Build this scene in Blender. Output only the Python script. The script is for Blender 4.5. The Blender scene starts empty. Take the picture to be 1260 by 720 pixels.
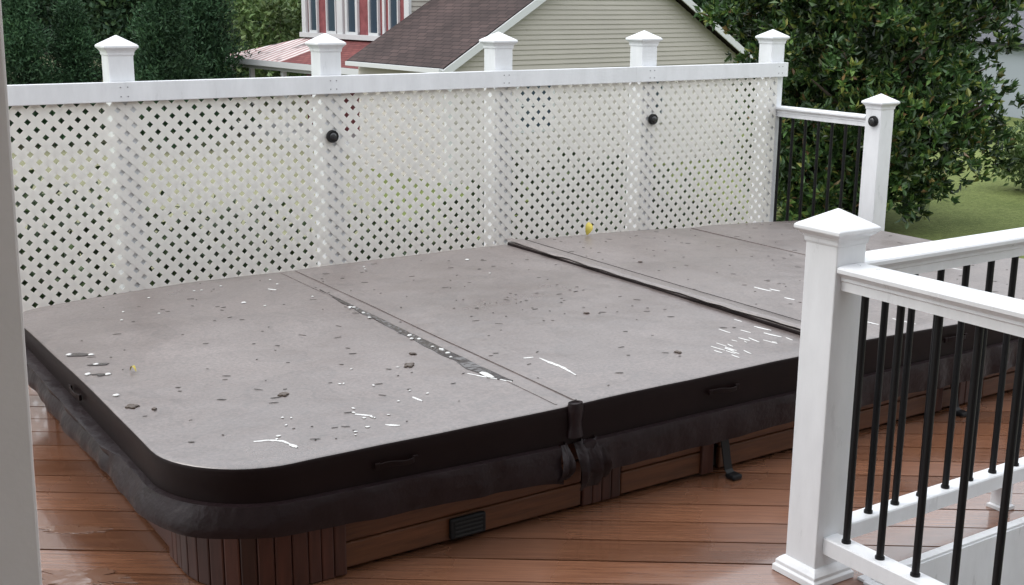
import bpy, bmesh, math, random
from mathutils import Vector, Matrix, noise
random.seed(7)
S = bpy.context.scene
COL = S.collection
PI = math.pi
R = math.radians
# ------------------------------------------------------------------ camera
YAW, PITCH, ROLL, F = 0.5801, 0.2374, 0.0075, 1484.5
CAM = Vector((-0.9241, -2.977, 1.6524))
fw = Vector((math.sin(YAW)*math.cos(PITCH), math.cos(YAW)*math.cos(PITCH), -math.sin(PITCH)))
r0 = Vector((math.cos(YAW), -math.sin(YAW), 0)); u0 = r0.cross(fw)
cr = r0*math.cos(ROLL)+u0*math.sin(ROLL); cu = -r0*math.sin(ROLL)+u0*math.cos(ROLL)
cd = bpy.data.cameras.new('camera'); co = bpy.data.objects.new('camera', cd); COL.objects.link(co)
co.matrix_world = Matrix(((cr.x, cu.x, -fw.x, CAM.x), (cr.y, cu.y, -fw.y, CAM.y), (cr.z, cu.z, -fw.z, CAM.z), (0, 0, 0, 1)))
cd.sensor_fit = 'HORIZONTAL'; cd.sensor_width = 36; cd.lens = 36*F/1260; cd.clip_start = .05; cd.clip_end = 1500
S.camera = co
# ------------------------------------------------------------------ sky and sun (overcast after rain)
SUN_EL, SUN_AZ = R(52), R(300)
world = bpy.data.worlds.new('World'); S.world = world; world.use_nodes = True
wn = world.node_tree; wn.nodes.clear()
def wnode(t, **k):
    n = wn.nodes.new(t)
    for a, b in k.items(): setattr(n, a, b)
    return n
sky = wnode('ShaderNodeTexSky', sky_type='NISHITA', sun_disc=False, sun_elevation=SUN_EL, sun_rotation=SUN_AZ, dust_density=4, air_density=1)
tc = wnode('ShaderNodeTexCoord'); nz = wnode('ShaderNodeTexNoise'); nz.inputs['Scale'].default_value = 2.2; nz.inputs['Detail'].default_value = 6
mr = wnode('ShaderNodeMapRange'); mr.inputs['From Min'].default_value = .3; mr.inputs['From Max'].default_value = .7
mr.inputs['To Min'].default_value = .85; mr.inputs['To Max'].default_value = 1.2
cloud = wnode('ShaderNodeMix', data_type='RGBA', blend_type='MULTIPLY'); cloud.inputs[0].default_value = 1
cloud.inputs[6].default_value = (11.5, 11.9, 12.4, 1)
mx = wnode('ShaderNodeMix', data_type='RGBA'); mx.inputs[0].default_value = .86
bg = wnode('ShaderNodeBackground'); bg.inputs['Strength'].default_value = .125
wo = wnode('ShaderNodeOutputWorld')
L = wn.links.new
L(tc.outputs['Generated'], nz.inputs['Vector']); L(nz.outputs['Fac'], mr.inputs['Value']); L(mr.outputs[0], cloud.inputs[7])
L(sky.outputs[0], mx.inputs[6]); L(cloud.outputs[2], mx.inputs[7]); 
sxyz = wnode('ShaderNodeSeparateXYZ'); L(tc.outputs['Generated'], sxyz.inputs[0])
gr = wnode('ShaderNodeMapRange'); gr.inputs['From Min'].default_value = 0; gr.inputs['From Max'].default_value = 1; gr.inputs['To Min'].default_value = .92; gr.inputs['To Max'].default_value = 1.45
L(sxyz.outputs['Z'], gr.inputs['Value'])
gm = wnode('ShaderNodeMix', data_type='RGBA', blend_type='MULTIPLY'); gm.inputs[0].default_value = 1
L(mx.outputs[2], gm.inputs[6]); L(gr.outputs[0], gm.inputs[7]); L(gm.outputs[2], bg.inputs['Color']); L(bg.outputs[0], wo.inputs['Surface'])
sd = bpy.data.lights.new('sun', 'SUN'); so = bpy.data.objects.new('sun', sd); COL.objects.link(so)
sd.energy = .8; sd.angle = R(25); sd.color = (1, .96, .9)
# sun vector: azimuth measured so that the light comes from behind-right of the fence
_sdir = Vector((math.sin(SUN_AZ)*math.cos(SUN_EL), math.cos(SUN_AZ)*math.cos(SUN_EL), math.sin(SUN_EL)))
so.rotation_euler = _sdir.to_track_quat('Z', 'Y').to_euler()
S.view_settings.view_transform = 'Standard'; S.view_settings.look = 'None'; S.view_settings.gamma = 1
S.view_settings.use_curve_mapping = False; S.view_settings.exposure = 0.16
S.render.engine = 'CYCLES'
S.cycles.max_bounces = 7; S.cycles.transparent_max_bounces = 6

# ------------------------------------------------------------------ placing helpers
HF = Vector((math.sin(YAW), math.cos(YAW), 0)); HR = r0
def ray(u, v): return (fw*F + cr*(u-630) - cu*(v-360)).normalized()
def on(u, v, axis, val):
    d = ray(u, v); return CAM + d*((val-CAM[axis])/d[axis])
def far(u, v, D):
    d = ray(u, v); return CAM + d*(D/d.dot(HF))
# ------------------------------------------------------------------ materials
def mat(name, col, rough=.5, spec=.5, metal=0, vary=0, island=0, scale=8, stretch=(1, 1, 1), bump=0, bscale=60, coat=0, rvar=0, coord='Object'):
    m = bpy.data.materials.new(name); m.use_nodes = True; t = m.node_tree; b = t.nodes['Principled BSDF']; l = t.links.new
    b.inputs['Roughness'].default_value = rough; b.inputs['Metallic'].default_value = metal
    b.inputs['Specular IOR Level'].default_value = spec; b.inputs['Coat Weight'].default_value = coat
    b.inputs['Coat Roughness'].default_value = .12
    b.inputs['Base Color'].default_value = (*col, 1)
    tcn = t.nodes.new('ShaderNodeTexCoord'); mp = t.nodes.new('ShaderNodeMapping'); mp.inputs['Scale'].default_value = stretch
    l(tcn.outputs[coord], mp.inputs['Vector'])
    src = None
    if vary or rvar:
        n = t.nodes.new('ShaderNodeTexNoise'); n.inputs['Scale'].default_value = scale; n.inputs['Detail'].default_value = 8; n.inputs['Roughness'].default_value = .65
        l(mp.outputs[0], n.inputs['Vector'])
    if vary:
        r_ = t.nodes.new('ShaderNodeMapRange'); r_.inputs['From Min'].default_value = .25; r_.inputs['From Max'].default_value = .75
        r_.inputs['To Min'].default_value = 1-vary; r_.inputs['To Max'].default_value = 1+vary
        l(n.outputs['Fac'], r_.inputs['Value'])
        mu = t.nodes.new('ShaderNodeMix'); mu.data_type = 'RGBA'; mu.blend_type = 'MULTIPLY'; mu.inputs[0].default_value = 1
        mu.inputs[6].default_value = (*col, 1); l(r_.outputs[0], mu.inputs[7]); src = mu.outputs[2]
    if island:
        g = t.nodes.new('ShaderNodeNewGeometry'); r_ = t.nodes.new('ShaderNodeMapRange')
        r_.inputs['To Min'].default_value = 1-island; r_.inputs['To Max'].default_value = 1+island
        l(g.outputs['Random Per Island'], r_.inputs['Value'])
        mu = t.nodes.new('ShaderNodeMix'); mu.data_type = 'RGBA'; mu.blend_type = 'MULTIPLY'; mu.inputs[0].default_value = 1
        if src: l(src, mu.inputs[6])
        else: mu.inputs[6].default_value = (*col, 1)
        l(r_.outputs[0], mu.inputs[7]); src = mu.outputs[2]
    if src: l(src, b.inputs['Base Color'])
    if rvar:
        r_ = t.nodes.new('ShaderNodeMapRange'); r_.inputs['From Min'].default_value = .35; r_.inputs['From Max'].default_value = .65
        r_.inputs['To Min'].default_value = max(.04, rough-rvar); r_.inputs['To Max'].default_value = rough+rvar
        l(n.outputs['Fac'], r_.inputs['Value']); l(r_.outputs[0], b.inputs['Roughness'])
    if bump:
        n2 = t.nodes.new('ShaderNodeTexNoise'); n2.inputs['Scale'].default_value = bscale; n2.inputs['Detail'].default_value = 5
        l(mp.outputs[0], n2.inputs['Vector'])
        bp = t.nodes.new('ShaderNodeBump'); bp.inputs['Strength'].default_value = bump; bp.inputs['Distance'].default_value = .01
        l(n2.outputs['Fac'], bp.inputs['Height']); l(bp.outputs[0], b.inputs['Normal'])
    return m
def leafmat(name, cols, rough=.45, spec=.4, nsc=.9, lo=.6, hi=1.5):
    m = bpy.data.materials.new(name); m.use_nodes = True; t = m.node_tree; b = t.nodes['Principled BSDF']; l = t.links.new
    g = t.nodes.new('ShaderNodeNewGeometry'); cr_ = t.nodes.new('ShaderNodeValToRGB'); cr_.color_ramp.interpolation = 'LINEAR'
    e = cr_.color_ramp.elements
    while len(e) > 1: e.remove(e[-1])
    e[0].position = cols[0][0]; e[0].color = (*cols[0][1], 1)
    for p, c in cols[1:]:
        k = e.new(p); k.color = (*c, 1)
    l(g.outputs['Random Per Island'], cr_.inputs[0])
    tcn = t.nodes.new('ShaderNodeTexCoord'); n = t.nodes.new('ShaderNodeTexNoise'); n.inputs['Scale'].default_value = nsc; n.inputs['Detail'].default_value = 3
    l(tcn.outputs['Object'], n.inputs['Vector'])
    r_ = t.nodes.new('ShaderNodeMapRange'); r_.inputs['From Min'].default_value = .35; r_.inputs['From Max'].default_value = .65; r_.inputs['To Min'].default_value = lo; r_.inputs['To Max'].default_value = hi
    l(n.outputs['Fac'], r_.inputs['Value'])
    mu = t.nodes.new('ShaderNodeMix'); mu.data_type = 'RGBA'; mu.blend_type = 'MULTIPLY'; mu.inputs[0].default_value = 1
    l(cr_.outputs[0], mu.inputs[6]); l(r_.outputs[0], mu.inputs[7]); l(mu.outputs[2], b.inputs['Base Color'])
    b.inputs['Roughness'].default_value = rough; b.inputs['Specular IOR Level'].default_value = spec
    return m
M = {}
M['vinyl'] = mat('white_vinyl', (.71, .725, .75), .36, .5, vary=.10, scale=4, stretch=(2.5, 2.5, .7), bump=.03, bscale=30, rvar=.1)
M['lattice'] = mat('lattice_vinyl', (.83, .82, .795), .45, .4, vary=.06, scale=2.5)
def lattice_translucent():
    m = M['lattice']; t = m.node_tree; l = t.links.new; out = t.nodes['Material Output']; b = t.nodes['Principled BSDF']
    tr = t.nodes.new('ShaderNodeBsdfTranslucent'); tr.inputs['Color'].default_value = (.92, .90, .82, 1)
    ms = t.nodes.new('ShaderNodeMixShader'); ms.inputs[0].default_value = .24
    l(b.outputs[0], ms.inputs[1]); l(tr.outputs[0], ms.inputs[2]); l(ms.outputs[0], out.inputs['Surface'])
lattice_translucent()
M['black'] = mat('black_metal', (.006, .006, .007), .45, .25)
M['blackplastic'] = mat('black_plastic', (.008, .008, .009), .45, .25)
M['skirt'] = mat('skirt_vinyl', (.014, .008, .009), .40, .22, vary=.3, scale=6, rvar=.1, bump=.5, bscale=25)
M['wood1'] = mat('stained_board', (.105, .040, .017), .45, .4, vary=.45, scale=5, stretch=(1, 8, 14), island=.15, bump=.1, bscale=30)
M['wood2'] = mat('stained_stave', (.05, .017, .011), .4, .4, vary=.4, scale=5, stretch=(14, 14, 1), island=.45)
M['column'] = mat('grey_paint', (.64, .615, .61), .55, .3, vary=.06, scale=2, bump=.04, bscale=90)
M['siding'] = mat('cream_siding', (.45, .42, .375), .55, .3, vary=.06, scale=1.2)
M['trim'] = mat('house_trim', (.58, .59, .60), .5)
M['darkin'] = mat('dark_interior', (.02, .02, .02), .8)
M['glass'] = mat('window_pane', (.045, .065, .09), .08, .6)
M['bark'] = mat('bark', (.07, .055, .045), .9, .1, vary=.4, scale=6, bump=.6, bscale=20)
M['pale_w'] = mat('pale_fleck', (.60, .60, .59), .3, .5)
M['debris'] = mat('dark_husk', (.05, .042, .036), .4, .4, island=.5)
M['bleaf'] = mat('brown_leaf', (.05, .03, .018), .3, .5, vary=.4, scale=30)
M['yleaf'] = mat('yellow_leaf', (.42, .34, .06), .5, .4, vary=.2, scale=30)
M['lens'] = mat('light_lens', (.02, .02, .022), .12, .6)
M['screw'] = mat('screw_head', (.3, .3, .32), .4, .5, metal=.8)
M['brick'] = mat('red_brick', (.22, .07, .075), .8, .2, vary=.35, scale=5, island=.1)
M['white_house'] = mat('white_siding', (.36, .40, .45), .6, .3)
def cover_material():
    m = bpy.data.materials.new('wet_cover_vinyl'); m.use_nodes = True; t = m.node_tree; b = t.nodes['Principled BSDF']; l = t.links.new
    def nd(k, **a):
        n = t.nodes.new(k)
        for x, y in a.items(): setattr(n, x, y)
        return n
    tcn = nd('ShaderNodeTexCoord')
    n1 = nd('ShaderNodeTexNoise'); n1.inputs['Scale'].default_value = 1.3; n1.inputs['Detail'].default_value = 7; n1.inputs['Roughness'].default_value = .6
    n2 = nd('ShaderNodeTexNoise'); n2.inputs['Scale'].default_value = 80; n2.inputs['Detail'].default_value = 6; n2.inputs['Roughness'].default_value = .75
    for n in (n1, n2): l(tcn.outputs['Object'], n.inputs['Vector'])
    cr_ = nd('ShaderNodeValToRGB'); e = cr_.color_ramp.elements; e[0].position = .3; e[0].color = (.085, .062, .056, 1); e[1].position = .72; e[1].color = (.155, .126, .117, 1)
    l(n1.outputs['Fac'], cr_.inputs[0])
    # faint tide marks left by drying puddles
    n5 = nd('ShaderNodeTexNoise'); n5.inputs['Scale'].default_value = 2.6; n5.inputs['Detail'].default_value = 3; n5.inputs['Distortion'].default_value = .8; l(tcn.outputs['Object'], n5.inputs['Vector'])
    tide = nd('ShaderNodeValToRGB'); e5 = tide.color_ramp.elements; e5[0].position = .46; e5[0].color = (1, 1, 1, 1); e5[1].position = .56; e5[1].color = (.92, .92, .92, 1)
    for p_, c_ in ((.50, 1.0), (.515, .78), (.53, .93)):
        k5 = e5.new(p_); k5.color = (c_, c_, c_, 1)
    l(n5.outputs['Fac'], tide.inputs[0])
    mt5 = nd('ShaderNodeMix', data_type='RGBA', blend_type='MULTIPLY'); mt5.inputs[0].default_value = 1; l(cr_.outputs[0], mt5.inputs[6]); l(tide.outputs[0], mt5.inputs[7])
    cr_out = mt5.outputs[2]
    r2 = nd('ShaderNodeMapRange'); r2.inputs['From Min'].default_value = .3; r2.inputs['From Max'].default_value = .7; r2.inputs['To Min'].default_value = .5; r2.inputs['To Max'].default_value = 1.5
    l(n2.outputs['Fac'], r2.inputs['Value'])
    mu = nd('ShaderNodeMix', data_type='RGBA', blend_type='MULTIPLY'); mu.inputs[0].default_value = 1
    l(cr_out, mu.inputs[6]); l(r2.outputs[0], mu.inputs[7]); l(mu.outputs[2], b.inputs['Base Color'])
    rr = nd('ShaderNodeMapRange'); rr.inputs['From Min'].default_value = .3; rr.inputs['From Max'].default_value = .7; rr.inputs['To Min'].default_value = .24; rr.inputs['To Max'].default_value = .46
    l(n1.outputs['Fac'], rr.inputs['Value']); l(rr.outputs[0], b.inputs['Roughness'])
    b.inputs['IOR'].default_value = 2.05
    bp = nd('ShaderNodeBump'); bp.inputs['Strength'].default_value = .25; bp.inputs['Distance'].default_value = .003
    l(n2.outputs['Fac'], bp.inputs['Height'])
    n3 = nd('ShaderNodeTexNoise'); n3.inputs['Scale'].default_value = 4; n3.inputs['Detail'].default_value = 2; l(tcn.outputs['Object'], n3.inputs['Vector'])
    bp2 = nd('ShaderNodeBump'); bp2.inputs['Strength'].default_value = .3; bp2.inputs['Distance'].default_value = .03
    l(n3.outputs['Fac'], bp2.inputs['Height']); l(bp.outputs[0], bp2.inputs['Normal']); l(bp2.outputs[0], b.inputs['Normal'])
    return m
M['cover'] = cover_material()
M['coverside'] = mat('cover_side_vinyl', (.009, .0045, .0045), .48, .12, vary=.2, scale=5, bump=.1, bscale=14)
def water_material():
    m = bpy.data.materials.new('standing_water'); m.use_nodes = True; t = m.node_tree; b = t.nodes['Principled BSDF']; l = t.links.new
    b.inputs['Base Color'].default_value = (.035, .028, .026, 1); b.inputs['Roughness'].default_value = .03; b.inputs['IOR'].default_value = 1.33
    n = t.nodes.new('ShaderNodeTexNoise'); n.inputs['Scale'].default_value = 14; tcn = t.nodes.new('ShaderNodeTexCoord'); l(tcn.outputs['Object'], n.inputs['Vector'])
    bp = t.nodes.new('ShaderNodeBump'); bp.inputs['Strength'].default_value = .15; bp.inputs['Distance'].default_value = .01
    l(n.outputs['Fac'], bp.inputs['Height']); l(bp.outputs[0], b.inputs['Normal'])
    return m
M['water'] = water_material()
def deck_material():
    m = bpy.data.materials.new('wet_deck_board'); m.use_nodes = True; t = m.node_tree; b = t.nodes['Principled BSDF']; l = t.links.new
    def nd(k, **a):
        n = t.nodes.new(k)
        for x, y in a.items(): setattr(n, x, y)
        return n
    tcn = nd('ShaderNodeTexCoord'); mp = nd('ShaderNodeMapping'); mp.inputs['Rotation'].default_value = (0, 0, .609)
    l(tcn.outputs['Object'], mp.inputs['Vector'])
    mp2 = nd('ShaderNodeMapping'); mp2.inputs['Scale'].default_value = (1, 22, 1); l(mp.outputs[0], mp2.inputs['Vector'])
    g = nd('ShaderNodeNewGeometry')
    n1 = nd('ShaderNodeTexNoise'); n1.inputs['Scale'].default_value = 3.5; n1.inputs['Detail'].default_value = 8; n1.inputs['Roughness'].default_value = .7; l(mp2.outputs[0], n1.inputs['Vector'])
    n2 = nd('ShaderNodeTexNoise'); n2.inputs['Scale'].default_value = 1.6; n2.inputs['Detail'].default_value = 5; l(tcn.outputs['Object'], n2.inputs['Vector'])
    cr_ = nd('ShaderNodeValToRGB'); e = cr_.color_ramp.elements
    e[0].position = .25; e[0].color = (.10, .038, .021, 1); e[1].position = .8; e[1].color = (.28, .132, .074, 1)
    l(n1.outputs['Fac'], cr_.inputs[0])
    r_ = nd('ShaderNodeMapRange'); r_.inputs['To Min'].default_value = .75; r_.inputs['To Max'].default_value = 1.25; l(g.outputs['Random Per Island'], r_.inputs['Value'])
    mu = nd('ShaderNodeMix', data_type='RGBA', blend_type='MULTIPLY'); mu.inputs[0].default_value = 1
    l(cr_.outputs[0], mu.inputs[6]); l(r_.outputs[0], mu.inputs[7])
    b.inputs['Specular IOR Level'].default_value = .9; b.inputs['Coat Weight'].default_value = 1; b.inputs['Coat IOR'].default_value = 1.4; b.inputs['Coat Roughness'].default_value = .08
    l(mu.outputs[2], b.inputs['Base Color'])
    rr = nd('ShaderNodeMapRange'); rr.inputs['From Min'].default_value = .38; rr.inputs['From Max'].default_value = .62; rr.inputs['To Min'].default_value = .07; rr.inputs['To Max'].default_value = .36
    l(n2.outputs['Fac'], rr.inputs['Value']); l(rr.outputs[0], b.inputs['Roughness'])
    ad = nd('ShaderNodeMath', operation='ADD'); mm = nd('ShaderNodeMath', operation='MULTIPLY'); mm.inputs[1].default_value = 2.0
    l(n2.outputs['Fac'], mm.inputs[0]); l(mm.outputs[0], ad.inputs[0]); l(n1.outputs['Fac'], ad.inputs[1])
    bp = nd('ShaderNodeBump'); bp.inputs['Strength'].default_value = .2; bp.inputs['Distance'].default_value = .004
    l(ad.outputs[0], bp.inputs['Height']); l(bp.outputs[0], b.inputs['Normal'])
    return m
M['deck'] = deck_material()
def grass_material():
    m = bpy.data.materials.new('lawn'); m.use_nodes = True; t = m.node_tree; b = t.nodes['Principled BSDF']; l = t.links.new
    tcn = t.nodes.new('ShaderNodeTexCoord')
    n1 = t.nodes.new('ShaderNodeTexNoise'); n1.inputs['Scale'].default_value = .35; n1.inputs['Detail'].default_value = 9; n1.inputs['Roughness'].default_value = .7
    l(tcn.outputs['Object'], n1.inputs['Vector'])
    cr_ = t.nodes.new('ShaderNodeValToRGB'); e = cr_.color_ramp.elements
    e[0].position = .3; e[0].color = (.10, .13, .038, 1); e[1].position = .7; e[1].color = (.19, .225, .075, 1)
    l(n1.outputs['Fac'], cr_.inputs[0])
    n2 = t.nodes.new('ShaderNodeTexNoise'); n2.inputs['Scale'].default_value = 13; n2.inputs['Detail'].default_value = 8; n2.inputs['Roughness'].default_value = .85
    l(tcn.outputs['Object'], n2.inputs['Vector'])
    r_ = t.nodes.new('ShaderNodeMapRange'); r_.inputs['From Min'].default_value = .3; r_.inputs['From Max'].default_value = .7; r_.inputs['To Min'].default_value = .45; r_.inputs['To Max'].default_value = 1.6
    l(n2.outputs['Fac'], r_.inputs['Value'])
    mu = t.nodes.new('ShaderNodeMix'); mu.data_type = 'RGBA'; mu.blend_type = 'MULTIPLY'; mu.inputs[0].default_value = 1
    l(cr_.outputs[0], mu.inputs[6]); l(r_.outputs[0], mu.inputs[7]); l(mu.outputs[2], b.inputs['Base Color'])
    b.inputs['Roughness'].default_value = .9; b.inputs['Specular IOR Level'].default_value = .15
    bp = t.nodes.new('ShaderNodeBump'); bp.inputs['Strength'].default_value = .8; bp.inputs['Distance'].default_value = .05
    l(n2.outputs['Fac'], bp.inputs['Height']); l(bp.outputs[0], b.inputs['Normal'])
    return m
M['grass'] = grass_material()
def roof_material(name, c1, c2, axis_rot):
    m = bpy.data.materials.new(name); m.use_nodes = True; t = m.node_tree; b = t.nodes['Principled BSDF']; l = t.links.new
    tcn = t.nodes.new('ShaderNodeTexCoord'); mp = t.nodes.new('ShaderNodeMapping'); l(tcn.outputs['UV'], mp.inputs['Vector'])
    br = t.nodes.new('ShaderNodeTexBrick'); br.inputs['Scale'].default_value = 1; br.inputs['Brick Width'].default_value = .3; br.inputs['Row Height'].default_value = .14
    br.inputs['Mortar Size'].default_value = .012; br.inputs['Color1'].default_value = (*c1, 1); br.inputs['Color2'].default_value = (*c2, 1); br.inputs['Mortar'].default_value = (c1[0]*.45, c1[1]*.45, c1[2]*.45, 1)
    l(mp.outputs[0], br.inputs['Vector'])
    n = t.nodes.new('ShaderNodeTexNoise'); n.inputs['Scale'].default_value = .9; n.inputs['Detail'].default_value = 6; l(tcn.outputs['Object'], n.inputs['Vector'])
    r_ = t.nodes.new('ShaderNodeMapRange'); r_.inputs['From Min'].default_value = .3; r_.inputs['From Max'].default_value = .7; r_.inputs['To Min'].default_value = .75; r_.inputs['To Max'].default_value = 1.3
    l(n.outputs['Fac'], r_.inputs['Value'])
    mu = t.nodes.new('ShaderNodeMix'); mu.data_type = 'RGBA'; mu.blend_type = 'MULTIPLY'; mu.inputs[0].default_value = 1
    l(br.outputs['Color'], mu.inputs[6]); l(r_.outputs[0], mu.inputs[7]); l(mu.outputs[2], b.inputs['Base Color'])
    b.inputs['Roughness'].default_value = .75; b.inputs['Specular IOR Level'].default_value = .2
    return m
M['shingle'] = roof_material('brown_shingle', (.045, .031, .030), (.068, .046, .043), 0)
M['redshingle'] = roof_material('red_shingle', (.15, .045, .045), (.21, .07, .065), 0)
def stripe_material():  # red roof with the sky's pale reflection painted on as bands
    m = bpy.data.materials.new('sky_sheen_red_roof'); m.use_nodes = True; t = m.node_tree; b = t.nodes['Principled BSDF']; l = t.links.new
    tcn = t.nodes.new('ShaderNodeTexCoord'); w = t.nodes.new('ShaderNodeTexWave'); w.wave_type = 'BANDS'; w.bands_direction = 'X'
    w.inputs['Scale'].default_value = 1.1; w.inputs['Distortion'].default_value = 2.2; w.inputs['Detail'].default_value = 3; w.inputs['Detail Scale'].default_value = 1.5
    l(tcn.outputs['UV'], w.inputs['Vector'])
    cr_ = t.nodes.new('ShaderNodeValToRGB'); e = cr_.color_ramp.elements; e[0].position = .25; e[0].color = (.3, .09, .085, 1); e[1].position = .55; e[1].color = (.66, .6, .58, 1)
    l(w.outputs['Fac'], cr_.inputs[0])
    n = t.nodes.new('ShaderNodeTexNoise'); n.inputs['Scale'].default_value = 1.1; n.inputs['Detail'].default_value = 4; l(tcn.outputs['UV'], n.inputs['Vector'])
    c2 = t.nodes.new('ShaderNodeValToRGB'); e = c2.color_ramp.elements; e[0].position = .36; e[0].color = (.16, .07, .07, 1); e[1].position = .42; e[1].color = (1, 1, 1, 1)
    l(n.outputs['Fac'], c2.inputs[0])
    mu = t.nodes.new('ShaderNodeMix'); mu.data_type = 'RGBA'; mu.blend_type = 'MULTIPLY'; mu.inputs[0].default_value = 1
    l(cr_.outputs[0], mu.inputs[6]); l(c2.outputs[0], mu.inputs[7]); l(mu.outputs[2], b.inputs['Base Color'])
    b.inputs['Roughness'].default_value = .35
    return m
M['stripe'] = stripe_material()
M['needles'] = leafmat('conifer_foliage', [(0, (.018, .045, .022)), (.5, (.03, .07, .032)), (1, (.05, .10, .045))], .6, .2)
M['forest'] = leafmat('forest_foliage', [(0, (.016, .036, .02)), (.6, (.028, .062, .03)), (.9, (.045, .085, .035)), (1, (.075, .12, .05))], .6, .2)
M['lightgreen'] = leafmat('light_green_foliage', [(0, (.05, .09, .025)), (.6, (.09, .15, .045)), (1, (.15, .2, .08))], .5, .3)
M['magnolia'] = leafmat('magnolia_leaves', [(0, (.02, .042, .015)), (.45, (.032, .068, .022)), (.68, (.05, .10, .03)), (.85, (.10, .16, .04)), (.95, (.18, .19, .05)), (.985, (.16, .10, .045)), (1, (.11, .065, .035))], .32, .35, 1.5, .25, 1.8)
M['hedge'] = leafmat('hedge_foliage', [(0, (.02, .035, .015)), (.6, (.035, .06, .02)), (1, (.06, .09, .03))], .5, .3)

# ------------------------------------------------------------------ object helpers
def new_obj(name, me, m, parent=None, smooth=False):
    o = bpy.data.objects.new(name, me); COL.objects.link(o)
    if m:
        for mm in (m if isinstance(m, (list, tuple)) else [m]): me.materials.append(mm)
    if parent: o.parent = parent
    if smooth:
        for p in me.polygons: p.use_smooth = True
    return o
def obj(name, bm, m, parent=None, smooth=False, bevel=0, seg=2, autos=None):
    me = bpy.data.meshes.new(name)
    bmesh.ops.recalc_face_normals(bm, faces=bm.faces)
    bm.to_mesh(me); bm.free()
    o = new_obj(name, me, m, parent, smooth)
    if autos: me.set_sharp_from_angle(angle=R(autos))
    if bevel:
        b = o.modifiers.new('bevel', 'BEVEL'); b.width = bevel; b.segments = seg; b.limit_method = 'ANGLE'; b.angle_limit = R(35)
    return o
def tag(o, label, cat, group=None, kind=None):
    o['label'] = label; o['category'] = cat
    if group: o['group'] = group
    if kind: o['kind'] = kind
    return o
def struct(o): o['kind'] = 'structure'; return o
def thing(name, label, cat, loc=(0, 0, 0), group=None, rz=0):
    o = bpy.data.objects.new(name, None); COL.objects.link(o); o.location = loc; o.rotation_euler.z = rz
    o.empty_display_size = .2
    return tag(o, label, cat, group)
BM = bmesh.new
def box(bm, c, s, rz=0, rot=None):
    M4 = Matrix.Translation(c) @ (rot.to_4x4() if rot else Matrix.Rotation(rz, 4, 'Z')) @ Matrix.Diagonal((s[0], s[1], s[2], 1))
    return bmesh.ops.create_cube(bm, size=1, matrix=M4)['verts']
def rings(bm, rr, close=True, cap=True):
    """skin a list of vertex rings"""
    vr = [[bm.verts.new(p) for p in r] for r in rr]
    n = len(vr[0])
    for a, b in zip(vr, vr[1:]):
        for i in range(n if close else n-1):
            j = (i+1) % n
            bm.faces.new((a[i], a[j], b[j], b[i]))
    if cap and close:
        bm.faces.new(vr[0][::-1]); bm.faces.new(vr[-1])
    return vr
def sqring(h, z, cx=0, cy=0): return [(cx-h, cy-h, z), (cx+h, cy-h, z), (cx+h, cy+h, z), (cx-h, cy+h, z)]
def tube(bm, a, b, r, n=10, r2=None):
    a = Vector(a); b = Vector(b); d = (b-a).normalized()
    q = d.to_track_quat('Z', 'Y'); r2 = r if r2 is None else r2
    rr = [[p + q @ Vector((math.cos(2*PI*i/n)*rad, math.sin(2*PI*i/n)*rad, 0)) for i in range(n)] for p, rad in ((a, r), (b, r2))]
    rings(bm, rr)
def prism(bm, poly, z0, z1):
    rings(bm, [[(x, y, z0) for x, y in poly], [(x, y, z1) for x, y in poly]])
def clip(poly, a, b, c):
    """keep the part of poly with a*x+b*y<=c"""
    out = []
    for i in range(len(poly)):
        p, q = poly[i], poly[(i+1) % len(poly)]
        dp, dq = a*p[0]+b*p[1]-c, a*q[0]+b*q[1]-c
        if dp <= 0: out.append(p)
        if dp*dq < 0:
            t = dp/(dp-dq); out.append((p[0]+(q[0]-p[0])*t, p[1]+(q[1]-p[1])*t))
    return out
def cliprect(poly, x0, x1, y0, y1):
    for a, b, c in ((1, 0, x1), (-1, 0, -x0), (0, 1, y1), (0, -1, -y0)):
        if len(poly) < 3: return []
        poly = clip(poly, a, b, c)
    return poly if len(poly) >= 3 else []
def area(poly): return abs(sum(poly[i][0]*poly[(i+1) % len(poly)][1]-poly[(i+1) % len(poly)][0]*poly[i][1] for i in range(len(poly))))/2
def wob(x, y, z=0, s=1): return noise.noise(Vector((x*s, y*s, z*s)))

# ------------------------------------------------------------------ ground, hills
GZ = -2.1
bm = BM(); n = 60
vs = [[bm.verts.new((-220+x*640/n, -160+y*560/n, GZ)) for x in range(n+1)] for y in range(n+1)]
for y in range(n):
    for x in range(n): bm.faces.new((vs[y][x], vs[y][x+1], vs[y+1][x+1], vs[y+1][x]))
struct(obj('ground', bm, M['grass']))
bm = BM(); rr = []
for k, (D, z) in enumerate(((96, GZ-.5), (104, 3), (116, 11), (135, 18), (170, 20), (260, 8))):
    rr.append([CAM*0 + Vector((CAM.x, CAM.y, 0)) + HF*D*math.cos(a)*1.0 + HR*D*math.sin(a)*1.2 + Vector((0, 0, z+3*wob(a*4, k, 0))) for a in [R(-75+i*5) for i in range(31)]])
rings(bm, rr, close=False, cap=False)
M['hill'] = mat('wooded_hill', (.025, .05, .026), .9, .1, vary=.5, scale=.4)
struct(obj('hills', bm, M['hill'], smooth=True))

# pale mown hay field beyond the lawn on the left
bm = BM(); fv = []
for u, D in ((-420, 15), (-100, 14), (180, 14.5), (430, 17), (470, 24), (420, 40), (380, 70), (120, 92), (-300, 92), (-600, 60)):
    q = far(u, 200, D); fv.append((q.x, q.y))
rings(bm, [[(x, y, GZ+.004) for x, y in fv], [(x, y, GZ+.02) for x, y in fv]])
M['field'] = mat('dry_field', (.20, .20, .125), .95, .1, vary=.3, scale=1.5, bump=.5, bscale=12)
struct(obj('field', bm, M['field']))
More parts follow.
